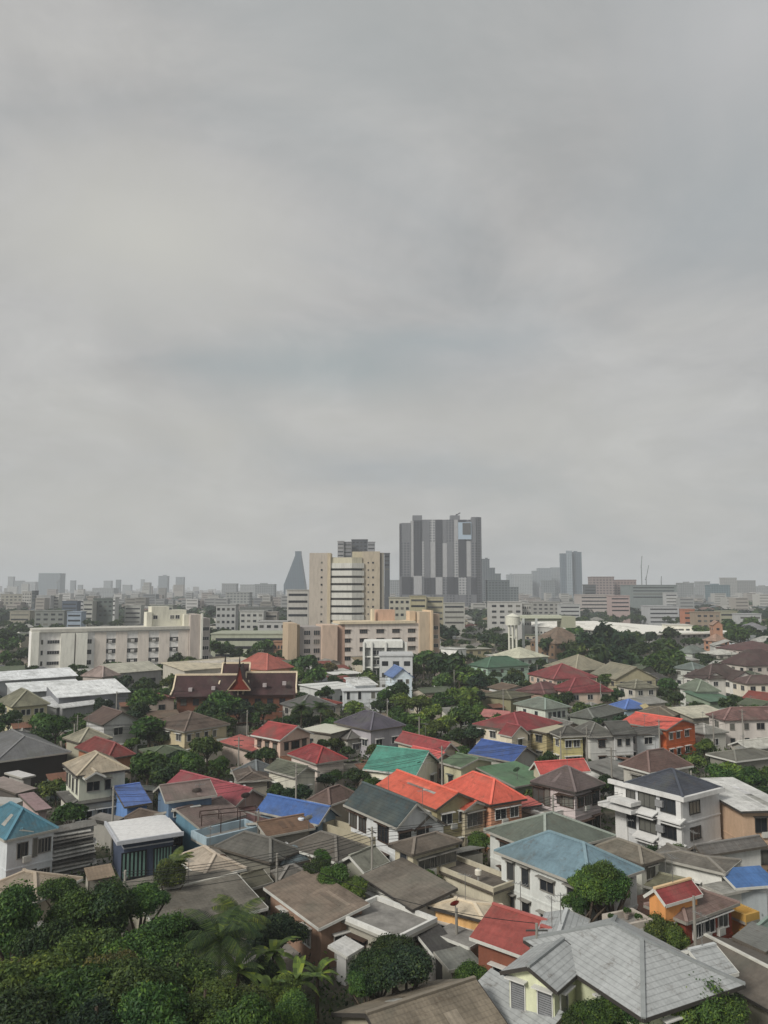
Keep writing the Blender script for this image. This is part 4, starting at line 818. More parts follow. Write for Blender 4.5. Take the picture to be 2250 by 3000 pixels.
def pergola():
    P = at(*N(21, (110, 1080)), 3.6); Q = at(*N(21, (575, 1030)), 3.6); d = Q-P; t = empty('pergola_frame', (P.x, P.y, 3.4), math.atan2(d.y, d.x)); L = d.length
    q = MB()
    for i in range(4): q.bar((L*i/3, 0, 0), (L*i/3, 0, 2.2), .09); q.bar((L*i/3, 1.8, 0), (L*i/3, 1.8, 2.2), .09); q.bar((L*i/3, 0, 2.2), (L*i/3, 1.8, 2.2), .08)
    q.bar((0, 0, 2.2), (L, 0, 2.2), .1); q.bar((0, 1.8, 2.2), (L, 1.8, 2.2), .1); obj('frame', q.mesh('frame', 'metal'), t, lin('4a3530'))
    tag(t, 'rusty open pergola frame standing on the blue rooftop terrace', 'pergola')
pergola()
# ---------- labels that name a neighbour ----------
USED = set()
def near_label(stem_, x, y, maxd=1e9):
    c = sorted(REFS, key=lambda q: math.hypot(q[0]-x, (q[1]-y)*.7))[:14]
    d0 = y
    for pre in ('', 'lower ', 'slender ', 'rounder ', 'shaded '):
        for rx, ry, ref in c:
            dx = x/d0-rx/ry; dy = y-ry; a = abs(dx)*d0
            rels = (('left of' if dx < 0 else 'right of'),) if a > abs(dy)*.8 else ((('in front of', 'just before') if dy < 0 else ('behind', 'close behind')))
            for rel in rels:
                l = f'{pre}{stem_} {rel} the {ref}'
                if l not in USED and len(l.split()) <= 16: USED.add(l); return l, False
    return f'{stem_} in the rooftops {"behind" if y > c[0][1] else "before"} the {c[0][2]}', True

# ---------- foliage ----------
def crown_mesh(name, n, ls, lobes, seed, flat=.85, inner=.55):
    r = np.random.default_rng(seed); cs = []; rs = []
    for i in range(lobes):
        v = r.normal(size=3); v /= np.linalg.norm(v); v[2] = v[2]*.7+.05; cs.append(v*r.uniform(.35, .68)); rs.append(r.uniform(.20, .50))
    cs.append(np.zeros(3)); rs.append(.5); cs = np.array(cs); rs = np.array(rs)
    w = rs**2/np.sum(rs**2); k = r.choice(len(rs), n, p=w)
    d = r.normal(size=(n, 3)); d /= np.linalg.norm(d, axis=1)[:, None]; d[:, 2] = np.where(d[:, 2] < -.35, -d[:, 2]*.6, d[:, 2])
    rad = rs[k]*(1-np.abs(r.normal(0, .16, n))); rad *= 1+.10*np.sin(d[:, 0]*9+k)*np.cos(d[:, 1]*8+k*2)
    stray = r.random(n) < .13; rad = np.where(stray, rs[k]*r.uniform(1.0, 1.26, n), rad)
    p = cs[k]+d*rad[:, None]; p[:, 2] *= flat
    nrm = d*.8+r.normal(size=(n, 3))*.55+np.array([0, 0, .35]); nrm /= np.linalg.norm(nrm, axis=1)[:, None]
    t = np.cross(nrm, r.normal(size=(n, 3))); t /= np.linalg.norm(t, axis=1)[:, None]; b_ = np.cross(nrm, t)
    s = ls*r.uniform(.6, 1.35, n)[:, None]
    v = np.stack([p-t*s, p-b_*s*.45+nrm*s*.12, p+t*s-nrm*s*.15, p+b_*s*.45+nrm*s*.12], 1).reshape(-1, 3)
    return quads(name, v, 'leaves')
def quads(name, v, mat):
    me = bpy.data.meshes.new(name); n = len(v)//4
    me.vertices.add(n*4); me.vertices.foreach_set('co', v.astype(np.float32).ravel())
    me.loops.add(n*4); me.loops.foreach_set('vertex_index', np.arange(n*4, dtype=np.int32))
    me.polygons.add(n); me.polygons.foreach_set('loop_start', np.arange(0, n*4, 4, dtype=np.int32)); me.polygons.foreach_set('loop_total', np.full(n, 4, dtype=np.int32))
    me.materials.append(MATS[mat]); me.update(calc_edges=True); return me
def trunk_mesh(seed):
    r = random.Random(seed); a = MB()
    def limb(p, q, r0, r1, n=7):
        p = Vector(p); q = Vector(q); d = (q-p).normalized(); x = d.cross(Vector((.3, 1, .1))).normalized(); y = d.cross(x)
        c = [(math.cos(6.283*i/n), math.sin(6.283*i/n)) for i in range(n)]
        lo = [p+(x*u+y*v)*r0 for u, v in c]; hi = [q+(x*u+y*v)*r1 for u, v in c]
        for i in range(n): j = (i+1) % n; a.poly([lo[i], lo[j], hi[j], hi[i]])
    m_ = (r.uniform(-.04, .04), r.uniform(-.04, .04), .55); limb((0, 0, 0), m_, .055, .038)
    for i in range(5):
        t = i*1.26+r.uniform(-.3, .3); limb(m_, (math.cos(t)*.3, math.sin(t)*.3, r.uniform(.85, 1.15)), .028, .010)
    limb(m_, (0, 0, 1.2), .03, .01); return a.mesh('trunk', 'bark')
NEARC = [crown_mesh('crown', 21000, .048, (9, 16, 22, 13, 28, 18)[i], 10+i) for i in range(6)]
MIDC = [crown_mesh('crown', 4200, .105, 10, 30+i) for i in range(4)]
FARC = [crown_mesh('crown', 1100, .19, 8, 50+i) for i in range(4)]
TRK = [trunk_mesh(i) for i in range(3)]
TONES = {'d': ('dark green', '17280f'), 'g': ('green', '25400f'), 'b': ('bright green', '3c6118'), 'o': ('olive green', '3f471c'), 'y': ('yellow-green', '5a6220'), 'r': ('reddish brown', '573a20'), 'k': ('deep bottle-green', '122416')}
TONEL = {k: tuple(q*1.12+.003 for q in v) for k, v in {'d': (.030, .060, .024), 'g': (.045, .098, .028), 'b': (.085, .145, .038), 'o': (.055, .088, .028), 'y': (.072, .120, .032), 'r': (.080, .078, .034), 'k': (.020, .045, .026)}.items()}
TREES = []
SPEC = []
def tree_at(x, y, R, zc, tone, label=None, group=None, flat=.95, name='tree'):
    SPEC.append((x, y, R, zc, tone, flat)); OCC.append((x, y, R*.7))
def build_trees(most=292):
    S = sorted(SPEC, key=lambda q: -q[2]/math.hypot(q[0], q[1])); V = []
    for x, y, R, zc, tone, flat in S[:most]:
        dist = math.hypot(x, y); L = NEARC if dist < 100 else MIDC if dist < 230 else FARC
        rr = random.uniform(.8, 1.25); t = empty('tree', (x, y, 0), random.uniform(0, 6.28)); c = TONEL[tone]
        cc = (c[0]*rr*random.uniform(.9, 1.15), c[1]*rr, c[2]*rr, 1)
        obj('crown', random.choice(L), t, cc, (0, 0, zc), None, (R*1.12, R*1.12*random.uniform(.85, 1.1), R*1.12*flat*random.uniform(.85, 1.25)))
        obj('trunk', random.choice(TRK), t, None, (0, 0, 0), None, (zc*.9, zc*.9, zc*.95))
        size = 'small' if R < 2.2 else 'large' if R > 4 else 'medium'
        label, shared = near_label(f'{size} {TONES[tone][0]} leafy tree', x, y); tag(t, label, 'tree', 'trees among the houses' if shared else None)
    r = np.random.default_rng(8)
    for x, y, R, zc, tone, flat in S[most:]:
        me = FARC[int(r.integers(4))]; n = len(me.vertices); v = np.empty(n*3, dtype=np.float32); me.vertices.foreach_get('co', v); v = v.reshape(-1, 4, 3)
        v = v[::3 if y > 300 else 1].reshape(-1, 3)*np.array([R*1.12, R*1.12, R*1.05*flat])+np.array([x, y, zc]); V.append(v)
    if V:
        o = obj('tree_cover', quads('tree_cover', np.concatenate(V), 'leaves'), None, (.04, .075, .027, 1)); tag(o, 'small dense greenery squeezed between far houses', 'trees', None, 'stuff')
def TR(px, py, rpx, tone, zc=None, label=None, flat=.95, group=None):
    z = zc or 5.5
    for _ in range(3):
        p = at(px, py, z); R = rpx*p.y/FPX*1.08; z = min(zc, max(1.15*R+.9, zc*(.62 if py < 2480 else 1)))
    tree_at(p.x, p.y, R, z, tone, label, group, flat)
def frond(a, L, az, el, droop, w, leaf=True, seg=7):
    p = Vector((0, 0, 0)); pts = [p.copy()]; e = el
    for i in range(seg):
        p = p+Vector((math.cos(az)*math.cos(e), math.sin(az)*math.cos(e), math.sin(e)))*L/seg; pts.append(p.copy()); e -= droop/seg
    side = Vector((-math.sin(az), math.cos(az), 0))
    if leaf:
        for i in range(seg):
            for k in range(4):
                t = (k+.5)/4; q = pts[i].lerp(pts[i+1], t); u = (i+t)/seg; ll = w*math.sin(math.pi*min(1, .12+u*.85))+.08; d = (pts[i+1]-pts[i]).normalized()
                for s in (-1, 1):
                    tip = q+side*s*ll*.85+d*ll*.5-Vector((0, 0, ll*.38)); a.poly([q-d*.05, q+d*.05, tip+d*.02, tip-d*.02])
    else:
        for i in range(seg):
            u0, u1 = i/seg, (i+1)/seg; w0 = w*math.sin(math.pi*min(1, .08+u0*.9))*.5+.03; w1 = w*math.sin(math.pi*min(1, .08+u1*.9))*.5+.02
            for s in (-1, 1):
                q = [pts[i], pts[i+1], pts[i+1]+side*s*w1+Vector((0, 0, .12*w1)), pts[i]+side*s*w0+Vector((0, 0, .12*w0))]; a.poly(q if s < 0 else q[::-1])
def palm(px, py, z, L, label, tone='g', banana=False, n=17):
    p = at(px, py, z); t = empty('banana_plant' if banana else 'palm_tree', (p.x, p.y, 0), random.uniform(0, 6)); a = MB()
    for i in range(n):
        az = i*2.4+random.uniform(-.2, .2); el = random.uniform(.1, 1.25); frond(a, L*random.uniform(.8, 1.1), az, el, 1.3+random.uniform(0, .5), (.62 if not banana else .75)*L/2.6*(1 if not banana else .8), not banana)
    c = TONEL[tone]; obj('crown', a.mesh('crown', 'leaves'), t, (c[0]*1.2, c[1]*1.1, c[2], 1), (0, 0, z))
    b = MB(); b.cyl(0, 0, 0, z, .17, .11, 9); obj('trunk', b.mesh('trunk', 'bark'), t)
    tag(t, label, 'banana plant' if banana else 'palm tree'); OCC.append((p.x, p.y, 1)); return t

# traced trees: (native px of the crown's middle, crown radius in px, tone, height of its middle)
for q in [
 # foreground, bottom left
 (35,2714,90,'g',7.5),(215,2679,76,'g',7),(320,2684,79,'d',6.5),(420,2646,63,'g',6.5),(130,2804,85,'d',7),(260,2804,94,'o',7.2),(390,2814,94,'g',7),(60,2884,108,'y',8),
 (210,2934,112,'g',8.5),(360,2914,99,'o',8.2),(330,2854,67,'r',8),(60,3004,108,'d',9),(480,2766,76,'g',6.8),(520,2876,85,'o',7.8),(450,2996,108,'g',9),(280,3024,99,'k',9),
 (600,2966,99,'y',8.5),(690,2946,85,'o',8),(720,3016,90,'g',8.6),(560,2746,63,'d',6.5),(820,2906,54,'b',4.5),(760,2856,49,'d',4),(500,2566,46,'o',5.5),(175,2614,49,'g',5),
 (860,2966,54,'b',5),
 # foreground right
 (1105,2850,72,'d',4.6),(1190,2835,78,'k',5),(1150,2790,58,'d',5),(1065,2890,45,'g',4),(1375,2858,42,'b',3.4),(1425,2900,35,'o',3),(1720,2605,60,'b',6),(1790,2600,58,'g',6),(1755,2570,52,'b',6.8),(1690,2650,36,'g',5),
 (1925,2735,48,'o',4),(1970,2750,42,'b',3.6),(1900,2760,40,'g',3.4),(1755,2985,66,'g',5),(1820,2965,60,'b',5.2),(1885,2970,72,'g',5.2),(1950,2955,74,'b',5.2),(2035,2945,80,'g',5.2),(2105,2965,68,'b',4.8),(1700,3000,48,'o',4.4),(1990,2990,50,'d',4.6),
 (980,2575,42,'g',4.5),(1030,2600,40,'b',4.2),(925,2545,38,'d',4.5),(945,2510,24,'g',5),(1245,2570,24,'b',3.4),(1280,2590,22,'g',3),(1325,2425,38,'o',4.5),(1335,2390,26,'g',5.6),(870,2325,38,'k',4),
 (2105,2270,38,'g',3.5),(2150,2265,40,'b',3.8),(2195,2285,42,'g',4),(2235,2275,38,'g',4),(2130,2310,34,'k',3),(2180,2320,36,'d',3),(2240,2325,36,'d',3),(2065,2190,28,'y',4),
 (1045,2275,32,'d',4),(1080,2290,24,'g',4),
 # left middle
 (430,2235,58,'g',6),(470,2270,45,'d',5),(435,2135,52,'g',6.5),(470,2160,35,'d',6),(570,2235,42,'g',5.5),(610,2190,45,'o',6),(560,2290,32,'d',4),(640,2240,28,'g',5),
 (165,2130,48,'g',6),(125,2160,36,'d',5),(205,2165,34,'g',5),(240,2110,30,'g',6),(25,2110,34,'d',6),(0,2080,34,'g',7),(430,2050,48,'g',6.5),(400,2085,32,'d',5.5),(505,2000,34,'o',7),(475,2030,25,'g',6),
 (655,2060,52,'g',7),(620,2090,38,'d',6),(700,2080,38,'k',6),(655,2115,32,'g',5),(770,2080,34,'d',5),(745,2100,24,'g',4.5),(960,2090,26,'o',6),(930,2110,22,'g',5),(780,2212,30,'d',4.5),(735,2215,18,'g',4),(985,2180,26,'o',4.6),(1015,2200,20,'d',4),
 (885,1945,40,'g',8),(855,1975,30,'b',7),(925,1985,34,'g',6),(960,1960,24,'r',8),(905,2010,26,'b',5),(650,1900,32,'g',8),(690,1915,26,'o',7),(775,1895,30,'g',8),(740,1910,22,'d',7),(800,1925,22,'g',6),
 # centre green mass
 (1240,1935,42,'g',8),(1275,1945,44,'d',8.5),(1310,1955,46,'d',8),(1215,1965,34,'b',7),(1345,1975,34,'g',7),(1290,2000,36,'g',6.5),(1370,1990,30,'b',7),(1395,1990,26,'g',6),
 (1185,2060,34,'b',6),(1175,2110,34,'g',5.5),(1225,2060,36,'b',6.5),(1262,2085,38,'b',6.5),(1300,2060,36,'g',6.5),(1340,2045,40,'b',7),(1380,2055,38,'b',6.5),(1350,2095,40,'g',6),(1225,2110,36,'b',5.5),(1265,2130,34,'o',5),
 (1305,2120,36,'b',5.5),(1385,2105,36,'g',5.5),(1390,2145,38,'k',4.5),(1350,2155,30,'d',4.5),(1245,2150,26,'y',4),(1200,2140,26,'g',4.5),(1410,2080,26,'b',5.5),(1320,2165,22,'o',3.5),(1160,2085,24,'g',6),
 # right middle
 (1725,1890,44,'k',9),(1770,1875,48,'k',10),(1820,1880,46,'k',10),(1860,1905,38,'d',9),(1750,1925,44,'d',7.5),(1800,1925,48,'k',7.5),(1845,1935,34,'d',6.5),(1690,1910,34,'o',8),(1665,1925,26,'d',7),
 (1920,1945,38,'g',6.5),(1960,1930,38,'g',7),(1990,1950,30,'d',6),(1950,1965,32,'d',5),(1915,1895,24,'d',8),(1950,1885,22,'d',8),(1785,1995,28,'o',5.5),(1965,2010,30,'g',6),(1975,2045,26,'d',5),(1945,2030,22,'g',5),
 (2125,2060,24,'o',4),(2150,2052,22,'g',4),(2055,1850,30,'o',9),(2045,1880,24,'d',7),(2145,1845,32,'g',9),(2165,1865,26,'d',7),(2130,1880,22,'g',6),(1710,2085,30,'o',5),(1755,2080,30,'g',5),(1780,2050,20,'d',5.5),
 (1500,1885,24,'d',7),(1520,1895,20,'k',6),(1480,1872,20,'d',7),(1460,1880,26,'d',8),(1430,1875,26,'k',8),(1480,1900,20,'g',7),(1600,1890,24,'d',8),(1640,1895,22,'o',8),(1540,1885,22,'o',7),(2080,1935,22,'g',6),
 (20,1890,30,'g',9),(55,1920,30,'d',7),(10,1930,26,'g',6),(95,1960,16,'d',6),(1130,2310,16,'g',4),(250,2010,18,'d',5)]:
    TR(*q[:4], zc=q[4])
# dark far-off groves, each tree its own
FT = random.Random(5)
for x0, x1, y0, y1, n, tone in [(215,385,1795,1830,9,'k'),(1340,1490,1820,1870,12,'k'),(1290,1440,1880,1900,6,'d'),(1650,1900,1785,1815,13,'k'),(690,760,1822,1845,5,'d'),(0,85,1810,1860,7,'k'),(0,110,1765,1775,7,'d'),(1180,1290,1755,1770,3,'d'),(1990,2250,1752,1775,14,'k'),(1560,1700,1775,1790,7,'d'),(820,850,1835,1850,2,'d'),(480,560,1760,1775,5,'d'),(2030,2250,1800,1830,8,'d'),(400,640,1755,1768,8,'d'),(1540,1660,1800,1822,5,'k')]:
    for i in range(n):
        px = x0+(x1-x0)*(i+.5)/n+FT.uniform(-6, 6); py = FT.uniform(y0, y1); z = 6.5; p = at(px, py, z)
        R = min(FT.uniform(16, 22), 15 if py < 1780 else 24)*p.y/FPX*(1.0 if py > 1780 else .75); tree_at(p.x, p.y, min(R, 11), z, tone, flat=.8)
palm(645, 2755, 7, 3.8, 'tall coconut palm with drooping fronds before long grey-brown roof', 'd', n=22)
palm(700, 2690, 6.5, 3.0, 'smaller palm beside the large brown single-slope roof', 'o')
palm(883, 2075, 7, 3.0, 'leftmost of two slim palms before the grey hip-roofed house', 'd')
palm(940, 2075, 7, 2.8, 'rightmost of two slim palms before the grey hip-roofed house', 'd')
palm(510, 2530, 6.0, 2.0, 'spreading papaya-like palm beside sandy beige hip roof', 'o')
palm(1378, 2030, 7, 3.0, 'feathery bright palm in front of mint-green house', 'b')
for px, py, z, s, l in [(800,2800,4.5,2.6,'big dark banana plant below the brick-red wall'),(870,2880,4,2.4,'bright banana plant by the white sheet carport'),(930,2860,3.6,2.0,'shorter banana plant beside green tarpaulin'),(790,2910,4.4,2.4,'pale banana clump at the edge of the wide tan roof'),(690,2850,5,2.4,'broad-leaved banana plant in foreground thicket')]:
    palm(px, py, z, s, l, 'b', True, 13)

# ---------- middle distance and skyline blocks: x0, x1 (px), top (px), distance, colour, label ----------
def mid(x0, x1, yt, D, col, label, cat='building', dep=None, bands=True, roof=None, crown=0, cols=0, kw=1.15, name='office_block', ref=True):
    xa, xb = place(x0, x1, D); zt = zat(yt, D+2); w = xb-xa; dep = dep or min(40, max(9, w*.7)); r = empty(name, (xa, D, 0)); c = lin(col, kw)
    fac = D > 900
    quadbox(r, 'wall', 'facade' if fac else 'stucco', c, 0, w, 0, dep, 0, zt)
    rc = lin(roof, 1.1) if roof else tuple(q*.85 for q in c[:3])+(1,)
    quadbox(r, 'parapet', 'stucco', rc, -.3, w+.3, -.3, dep+.3, zt+.003, zt+max(.5, D*.0012))
    if bands and not fac:
        z = zt-2.0; k = 0
        while z > max(1.5, zt-16) and k < 6:
            if cols or (int(x0) % 3 == 0 and x1-x0 > 25):
                cols = cols or max(4, int(w/4.5))
                for i in range(cols): quadbox(r, 'window', 'glass', None, w*(i+.22)/cols, w*(i+.78)/cols, -.07, -.003, z-.9, z+.5)
            else: quadbox(r, 'window_band', 'glass', None, w*.06, w*.94, -.07, -.003, z-.8, z+.4)
            z -= 3.5; k += 1
    if crown:
        rr = random.Random(int(x0)); q = rr.uniform(.15, .5); quadbox(r, 'roof_room', 'stucco', c, w*q, w*(q+.35), dep*.3, dep*.7, zt+.6, zt+.6+crown*D/FPX)
    tag(r, label, cat)
    OCC.append((xa+w/2, D+dep/2, max(w, dep)/2))
    if ref and D < 800: REFS.append((xa+w/2, D, ' '.join(label.split()[:5]) if False else label))
    return r
MIDS = [
 (0,62,1743,900,'8f8d84','flat beige-grey hall at far left edge below hazy skyline'),(63,90,1735,880,'a3a39f','pale slab block joined to a thin dark fin'),(91,100,1733,870,'4a4f52','thin dark fin tower between two pale blocks'),
 (105,146,1747,850,'9a9c9c','white banded office block right of the dark fin'),(147,171,1745,860,'a9a9a4','narrow off-white block beside banded office block'),(181,224,1763,700,'4e5866','dark slate-blue sloping block left of white rounded block'),
 (225,243,1756,720,'a6a8a8','small white block right of slate-blue block'),(244,270,1763,600,'9fa09a','rounded white corner block left of green-grey block'),(272,329,1755,610,'59615e','green-grey block with a white two-window panel'),
 (330,336,1753,605,'b4b6b4','slim white post-like stair shaft beside green-grey block'),(102,188,1791,560,'747874','grey columned building behind the long apartment block'),(197,238,1794,545,'8b98a6','pale blue-grey building with flat top'),
 (29,87,1792,575,'8f8c80','two-tier beige building above dark left trees'),(365,412,1775,620,'a3a49f','white-topped grey house block over dark grove'),(441,506,1775,620,'848880','low grey-green block with hipped top behind apartment block'),
 (633,690,1773,430,'9b9d9c','plain light grey slab building with one dark slot'),(703,772,1792,480,'a7a8a4','white two-storey row with dark windows behind trees'),(776,812,1795,490,'8e8a84','taupe block right of white two-storey row'),
 (756,842,1822,390,'a4a5a4','long white row with clutter left of tan hospital wing'),(702,800,1781,560,'6f7270','long grey roofed hall behind the white row'),
 (1140,1201,1752,430,'a8a698','cream block with three horizontal bands behind hospital wing'),(1202,1248,1748,470,'a19b80','yellowish cream block with dark slot windows'),(1250,1299,1752,480,'a49f88','cream block at the foot of striped condominium'),
 (1300,1362,1768,520,'9a9a94','whitish cluster house right of the cream blocks'),(1436,1530,1765,490,'a9a9a6','white villa-like block with stepped roof'),(1530,1556,1770,500,'9c9c98','small white block right of stepped villa'),
 (1715,1748,1715,900,'54585a','dark gridded block left of the pinkish slab'),(1700,1795,1744,760,'a39c98','white colonnade building under pinkish slab'),(1790,1846,1747,700,'a08f8c','pinkish striped block with white columns'),
 (1849,1986,1716,860,'747c7c','wide grey-teal office block with overhanging flat roof'),(1952,1986,1738,840,'a5a6a6','white pier block at the end of grey-teal office'),(1900,1990,1777,650,'9fa1a3','low white gallery before grey-teal office block'),
 (2005,2035,1787,560,'a5705a','small orange-pink house among far right roofs'),(2040,2110,1795,540,'8d7f6f','low brown-tan hall behind terracotta house'),(2110,2160,1792,560,'93937f','khaki low block right of brown-tan hall'),
 (2165,2230,1800,520,'a3a5a6','white and grey house cluster near right edge'),(1560,1640,1765,700,'8c8c88','long pale grey roof beyond the water tower'),(1640,1700,1772,690,'a2a4a3','pair of white low houses left of colonnade building'),
 (841,904,1730,400,'a9a8a4','white framed block with brown balcony bands beside beige tower'),(620,842,1858,345,'a1a594','long pale green school roof with white vents'),(803,842,1880,342,'9a7862','brown columned wing next to tan hospital wing'),
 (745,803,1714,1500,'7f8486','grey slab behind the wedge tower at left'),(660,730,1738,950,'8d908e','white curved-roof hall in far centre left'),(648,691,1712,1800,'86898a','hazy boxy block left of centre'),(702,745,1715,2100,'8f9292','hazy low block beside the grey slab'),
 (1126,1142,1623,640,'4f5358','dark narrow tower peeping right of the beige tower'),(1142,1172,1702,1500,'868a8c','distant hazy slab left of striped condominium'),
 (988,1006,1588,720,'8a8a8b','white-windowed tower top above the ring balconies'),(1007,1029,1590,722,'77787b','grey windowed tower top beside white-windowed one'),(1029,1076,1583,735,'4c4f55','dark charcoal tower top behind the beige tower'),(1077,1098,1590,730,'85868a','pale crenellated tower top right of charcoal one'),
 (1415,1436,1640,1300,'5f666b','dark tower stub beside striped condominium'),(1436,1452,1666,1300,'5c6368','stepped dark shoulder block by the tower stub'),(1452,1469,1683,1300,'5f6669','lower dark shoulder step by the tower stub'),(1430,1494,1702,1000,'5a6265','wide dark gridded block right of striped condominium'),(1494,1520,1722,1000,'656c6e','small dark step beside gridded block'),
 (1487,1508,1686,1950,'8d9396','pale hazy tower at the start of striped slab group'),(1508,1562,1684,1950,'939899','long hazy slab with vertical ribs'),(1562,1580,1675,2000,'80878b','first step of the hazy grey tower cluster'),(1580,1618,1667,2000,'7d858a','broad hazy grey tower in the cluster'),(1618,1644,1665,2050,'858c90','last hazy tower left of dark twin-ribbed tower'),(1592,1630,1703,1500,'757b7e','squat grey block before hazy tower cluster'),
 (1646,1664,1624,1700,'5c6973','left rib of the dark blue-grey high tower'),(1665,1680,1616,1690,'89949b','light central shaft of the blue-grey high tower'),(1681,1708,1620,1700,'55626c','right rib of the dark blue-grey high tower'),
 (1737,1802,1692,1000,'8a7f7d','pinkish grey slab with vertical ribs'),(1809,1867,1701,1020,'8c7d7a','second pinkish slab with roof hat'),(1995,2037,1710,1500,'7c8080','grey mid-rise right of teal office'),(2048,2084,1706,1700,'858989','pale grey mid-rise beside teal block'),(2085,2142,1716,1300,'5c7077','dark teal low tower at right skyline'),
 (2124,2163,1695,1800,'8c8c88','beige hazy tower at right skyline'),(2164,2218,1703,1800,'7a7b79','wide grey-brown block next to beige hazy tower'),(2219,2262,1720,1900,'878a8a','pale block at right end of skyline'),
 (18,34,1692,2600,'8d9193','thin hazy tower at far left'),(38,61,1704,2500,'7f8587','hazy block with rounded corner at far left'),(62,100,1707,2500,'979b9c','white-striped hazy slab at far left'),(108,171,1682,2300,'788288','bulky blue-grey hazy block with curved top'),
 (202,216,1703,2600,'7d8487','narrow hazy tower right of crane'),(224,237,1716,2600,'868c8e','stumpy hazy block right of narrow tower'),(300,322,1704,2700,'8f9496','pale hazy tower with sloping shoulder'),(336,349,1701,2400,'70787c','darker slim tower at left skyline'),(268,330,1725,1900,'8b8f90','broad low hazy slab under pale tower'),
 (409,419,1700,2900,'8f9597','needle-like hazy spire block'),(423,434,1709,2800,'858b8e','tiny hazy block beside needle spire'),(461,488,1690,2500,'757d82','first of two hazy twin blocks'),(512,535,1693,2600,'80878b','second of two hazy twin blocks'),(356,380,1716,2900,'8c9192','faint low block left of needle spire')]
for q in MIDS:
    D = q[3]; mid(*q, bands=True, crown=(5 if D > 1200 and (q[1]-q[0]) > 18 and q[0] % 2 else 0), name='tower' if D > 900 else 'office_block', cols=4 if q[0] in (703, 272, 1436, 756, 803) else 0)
def deck_block():
    D = 268; xa, xb = place(1063, 1190, D); zt = zat(1879, D); w = xb-xa; r = empty('deck_building', (xa, D, 0)); wh = lin('c8c9c4', 1.25)
    quadbox(r, 'wall', 'stucco', lin('8f9290', 1.0), .5, w-.5, 1.5, 12, 0, zt-.5); quadbox(r, 'parapet', 'stucco', wh, .3, w*.92, .6, 12, zt-2.2, zt-.003)  # back wall's darker grey paints in the shade inside the deck
    for f in (0, .18, .5, .97): quadbox(r, 'pier', 'stucco', wh, w*f, w*f+.7, 0, 1.49, 0, zt-.3)
    for k in range(3):
        quadbox(r, 'floor_slab', 'stucco', wh, .7, w-.7, .7, 1.497, zt-5.5-k*3.6, zt-5.1-k*3.6)
        for f in (.25, .38, .6, .75): window(r, (w*f, 1.5, zt-3.6-k*3.6+(0 if k else -.3)), 0, 1.7, 1.5, wh, False)
    tag(r, 'white framed building with open upper deck before tan hospital wing', 'building'); REFS.append((xa+w/2, D, 'white framed deck building')); OCC.append((xa+w/2, D+6, 8))
deck_block()
mid(1112, 1208, 1921, 240, 'b9bbbb', 'thin white slab roof over blue-grey block before white framed building', cols=3, kw=1.2, dep=12)
# cranes on the skyline
def crane(px, ytop, D, jx, jy, label):
    xb = xat(px, 1700, D); t = empty('tower_crane', (xb, D, 0)); z = zat(ytop, D); s = D/FPX; c = lin('6f7474'); w = 2.2*s*.8
    a = MB(); a.bar((0, 0, 0), (0, 0, z), w); obj('mast', a.mesh('mast', 'metal'), t, c)
    a = MB(); a.bar((0, 0, z-6*s), (jx*s, 0, z+jy*s), w*.8); a.bar((0, 0, z-6*s), (-jx*s*.35, 0, z-8*s), w); obj('jib', a.mesh('jib', 'metal'), t, c); tag(t, label, 'crane')
crane(1880, 1655, 1300, 3, 26, 'tall thin luffing crane above the grey-teal office block')
crane(1893, 1690, 1310, 9, 34, 'second luffing crane with tilted jib beside tall crane')
crane(1937, 1700, 1200, 1, 12, 'short stubby crane mast right of the two luffing cranes')
crane(170, 1700, 2000, 16, 20, 'dark leaning crane jib beside bulky blue-grey block')
# ---------- low houses and trees in the gaps ----------
def free(x, y, r, k=1.0): return all(math.hypot(x-a, y-b) > (r+c)*k for a, b, c in OCC)
FR = random.Random(11)
RC = [('grey', '7c7b76'), ('brown', '6e5e50'), ('rust-red', '7d3f36'), ('dull green', '59634f'), ('pale grey', '8f8e88'), ('dark slate', '54565a'), ('tan', '857860'), ('white', 'b4b4ae')]
cnt = 0
for i in range(2600):
    y = 58+(330-58)*FR.random()**.7; x = FR.uniform(-.52, .52)*y
    w, d = FR.uniform(6, 10), FR.uniform(5.5, 9)
    if not free(x, y, max(w, d)*.62, .92): continue
    nm, col = FR.choice(RC); a = math.radians(FR.choice((32, 28, 36, 24))); h = FR.uniform(2.6, 3.3) if y < 150 else FR.uniform(3, 4.6)
    u = (math.cos(a), math.sin(a)); v = (-u[1], u[0]); A0 = (x-u[0]*w/2-v[0]*d/2, y-u[1]*w/2-v[1]*d/2)
    def px(p, z=h):
        X, Y = p; # forward projection
        dz = z-CAMZ; dep = Y*CP+dz*SP; return (1125+FPX*X/dep, 1500-FPX*(dz*CP-Y*SP)/dep)
    A, C, B = px(A0), px((A0[0]+u[0]*w, A0[1]+u[1]*w)), px((A0[0]+v[0]*d, A0[1]+v[1]*d))
    wc = FR.choice(('b5b3aa', 'aaa494', 'c0c0bc', 'a8a094', 'b8b6b0', 'b0a49a'))
    lab, shared = near_label(f'{"small" if w < 8 else "low"} {nm}-roofed house', x, y)
    r_, T, dm_, c_ = block(None, 'small_house', 0, A, B, C, h, None, FR.choice(('hip', 'gabAC', 'gabAB', 'shedAC')), lin(col), lin(wc, 1.2), fl=1, win=y < 220, rise=FR.uniform(.8, 1.6), mat=FR.choice((T_, M_)), hood=False)
    tag(r_, lab, 'house', 'small houses filling the lanes' if shared else None); cnt += 1
    if cnt >= 95: break
cnt2 = 0
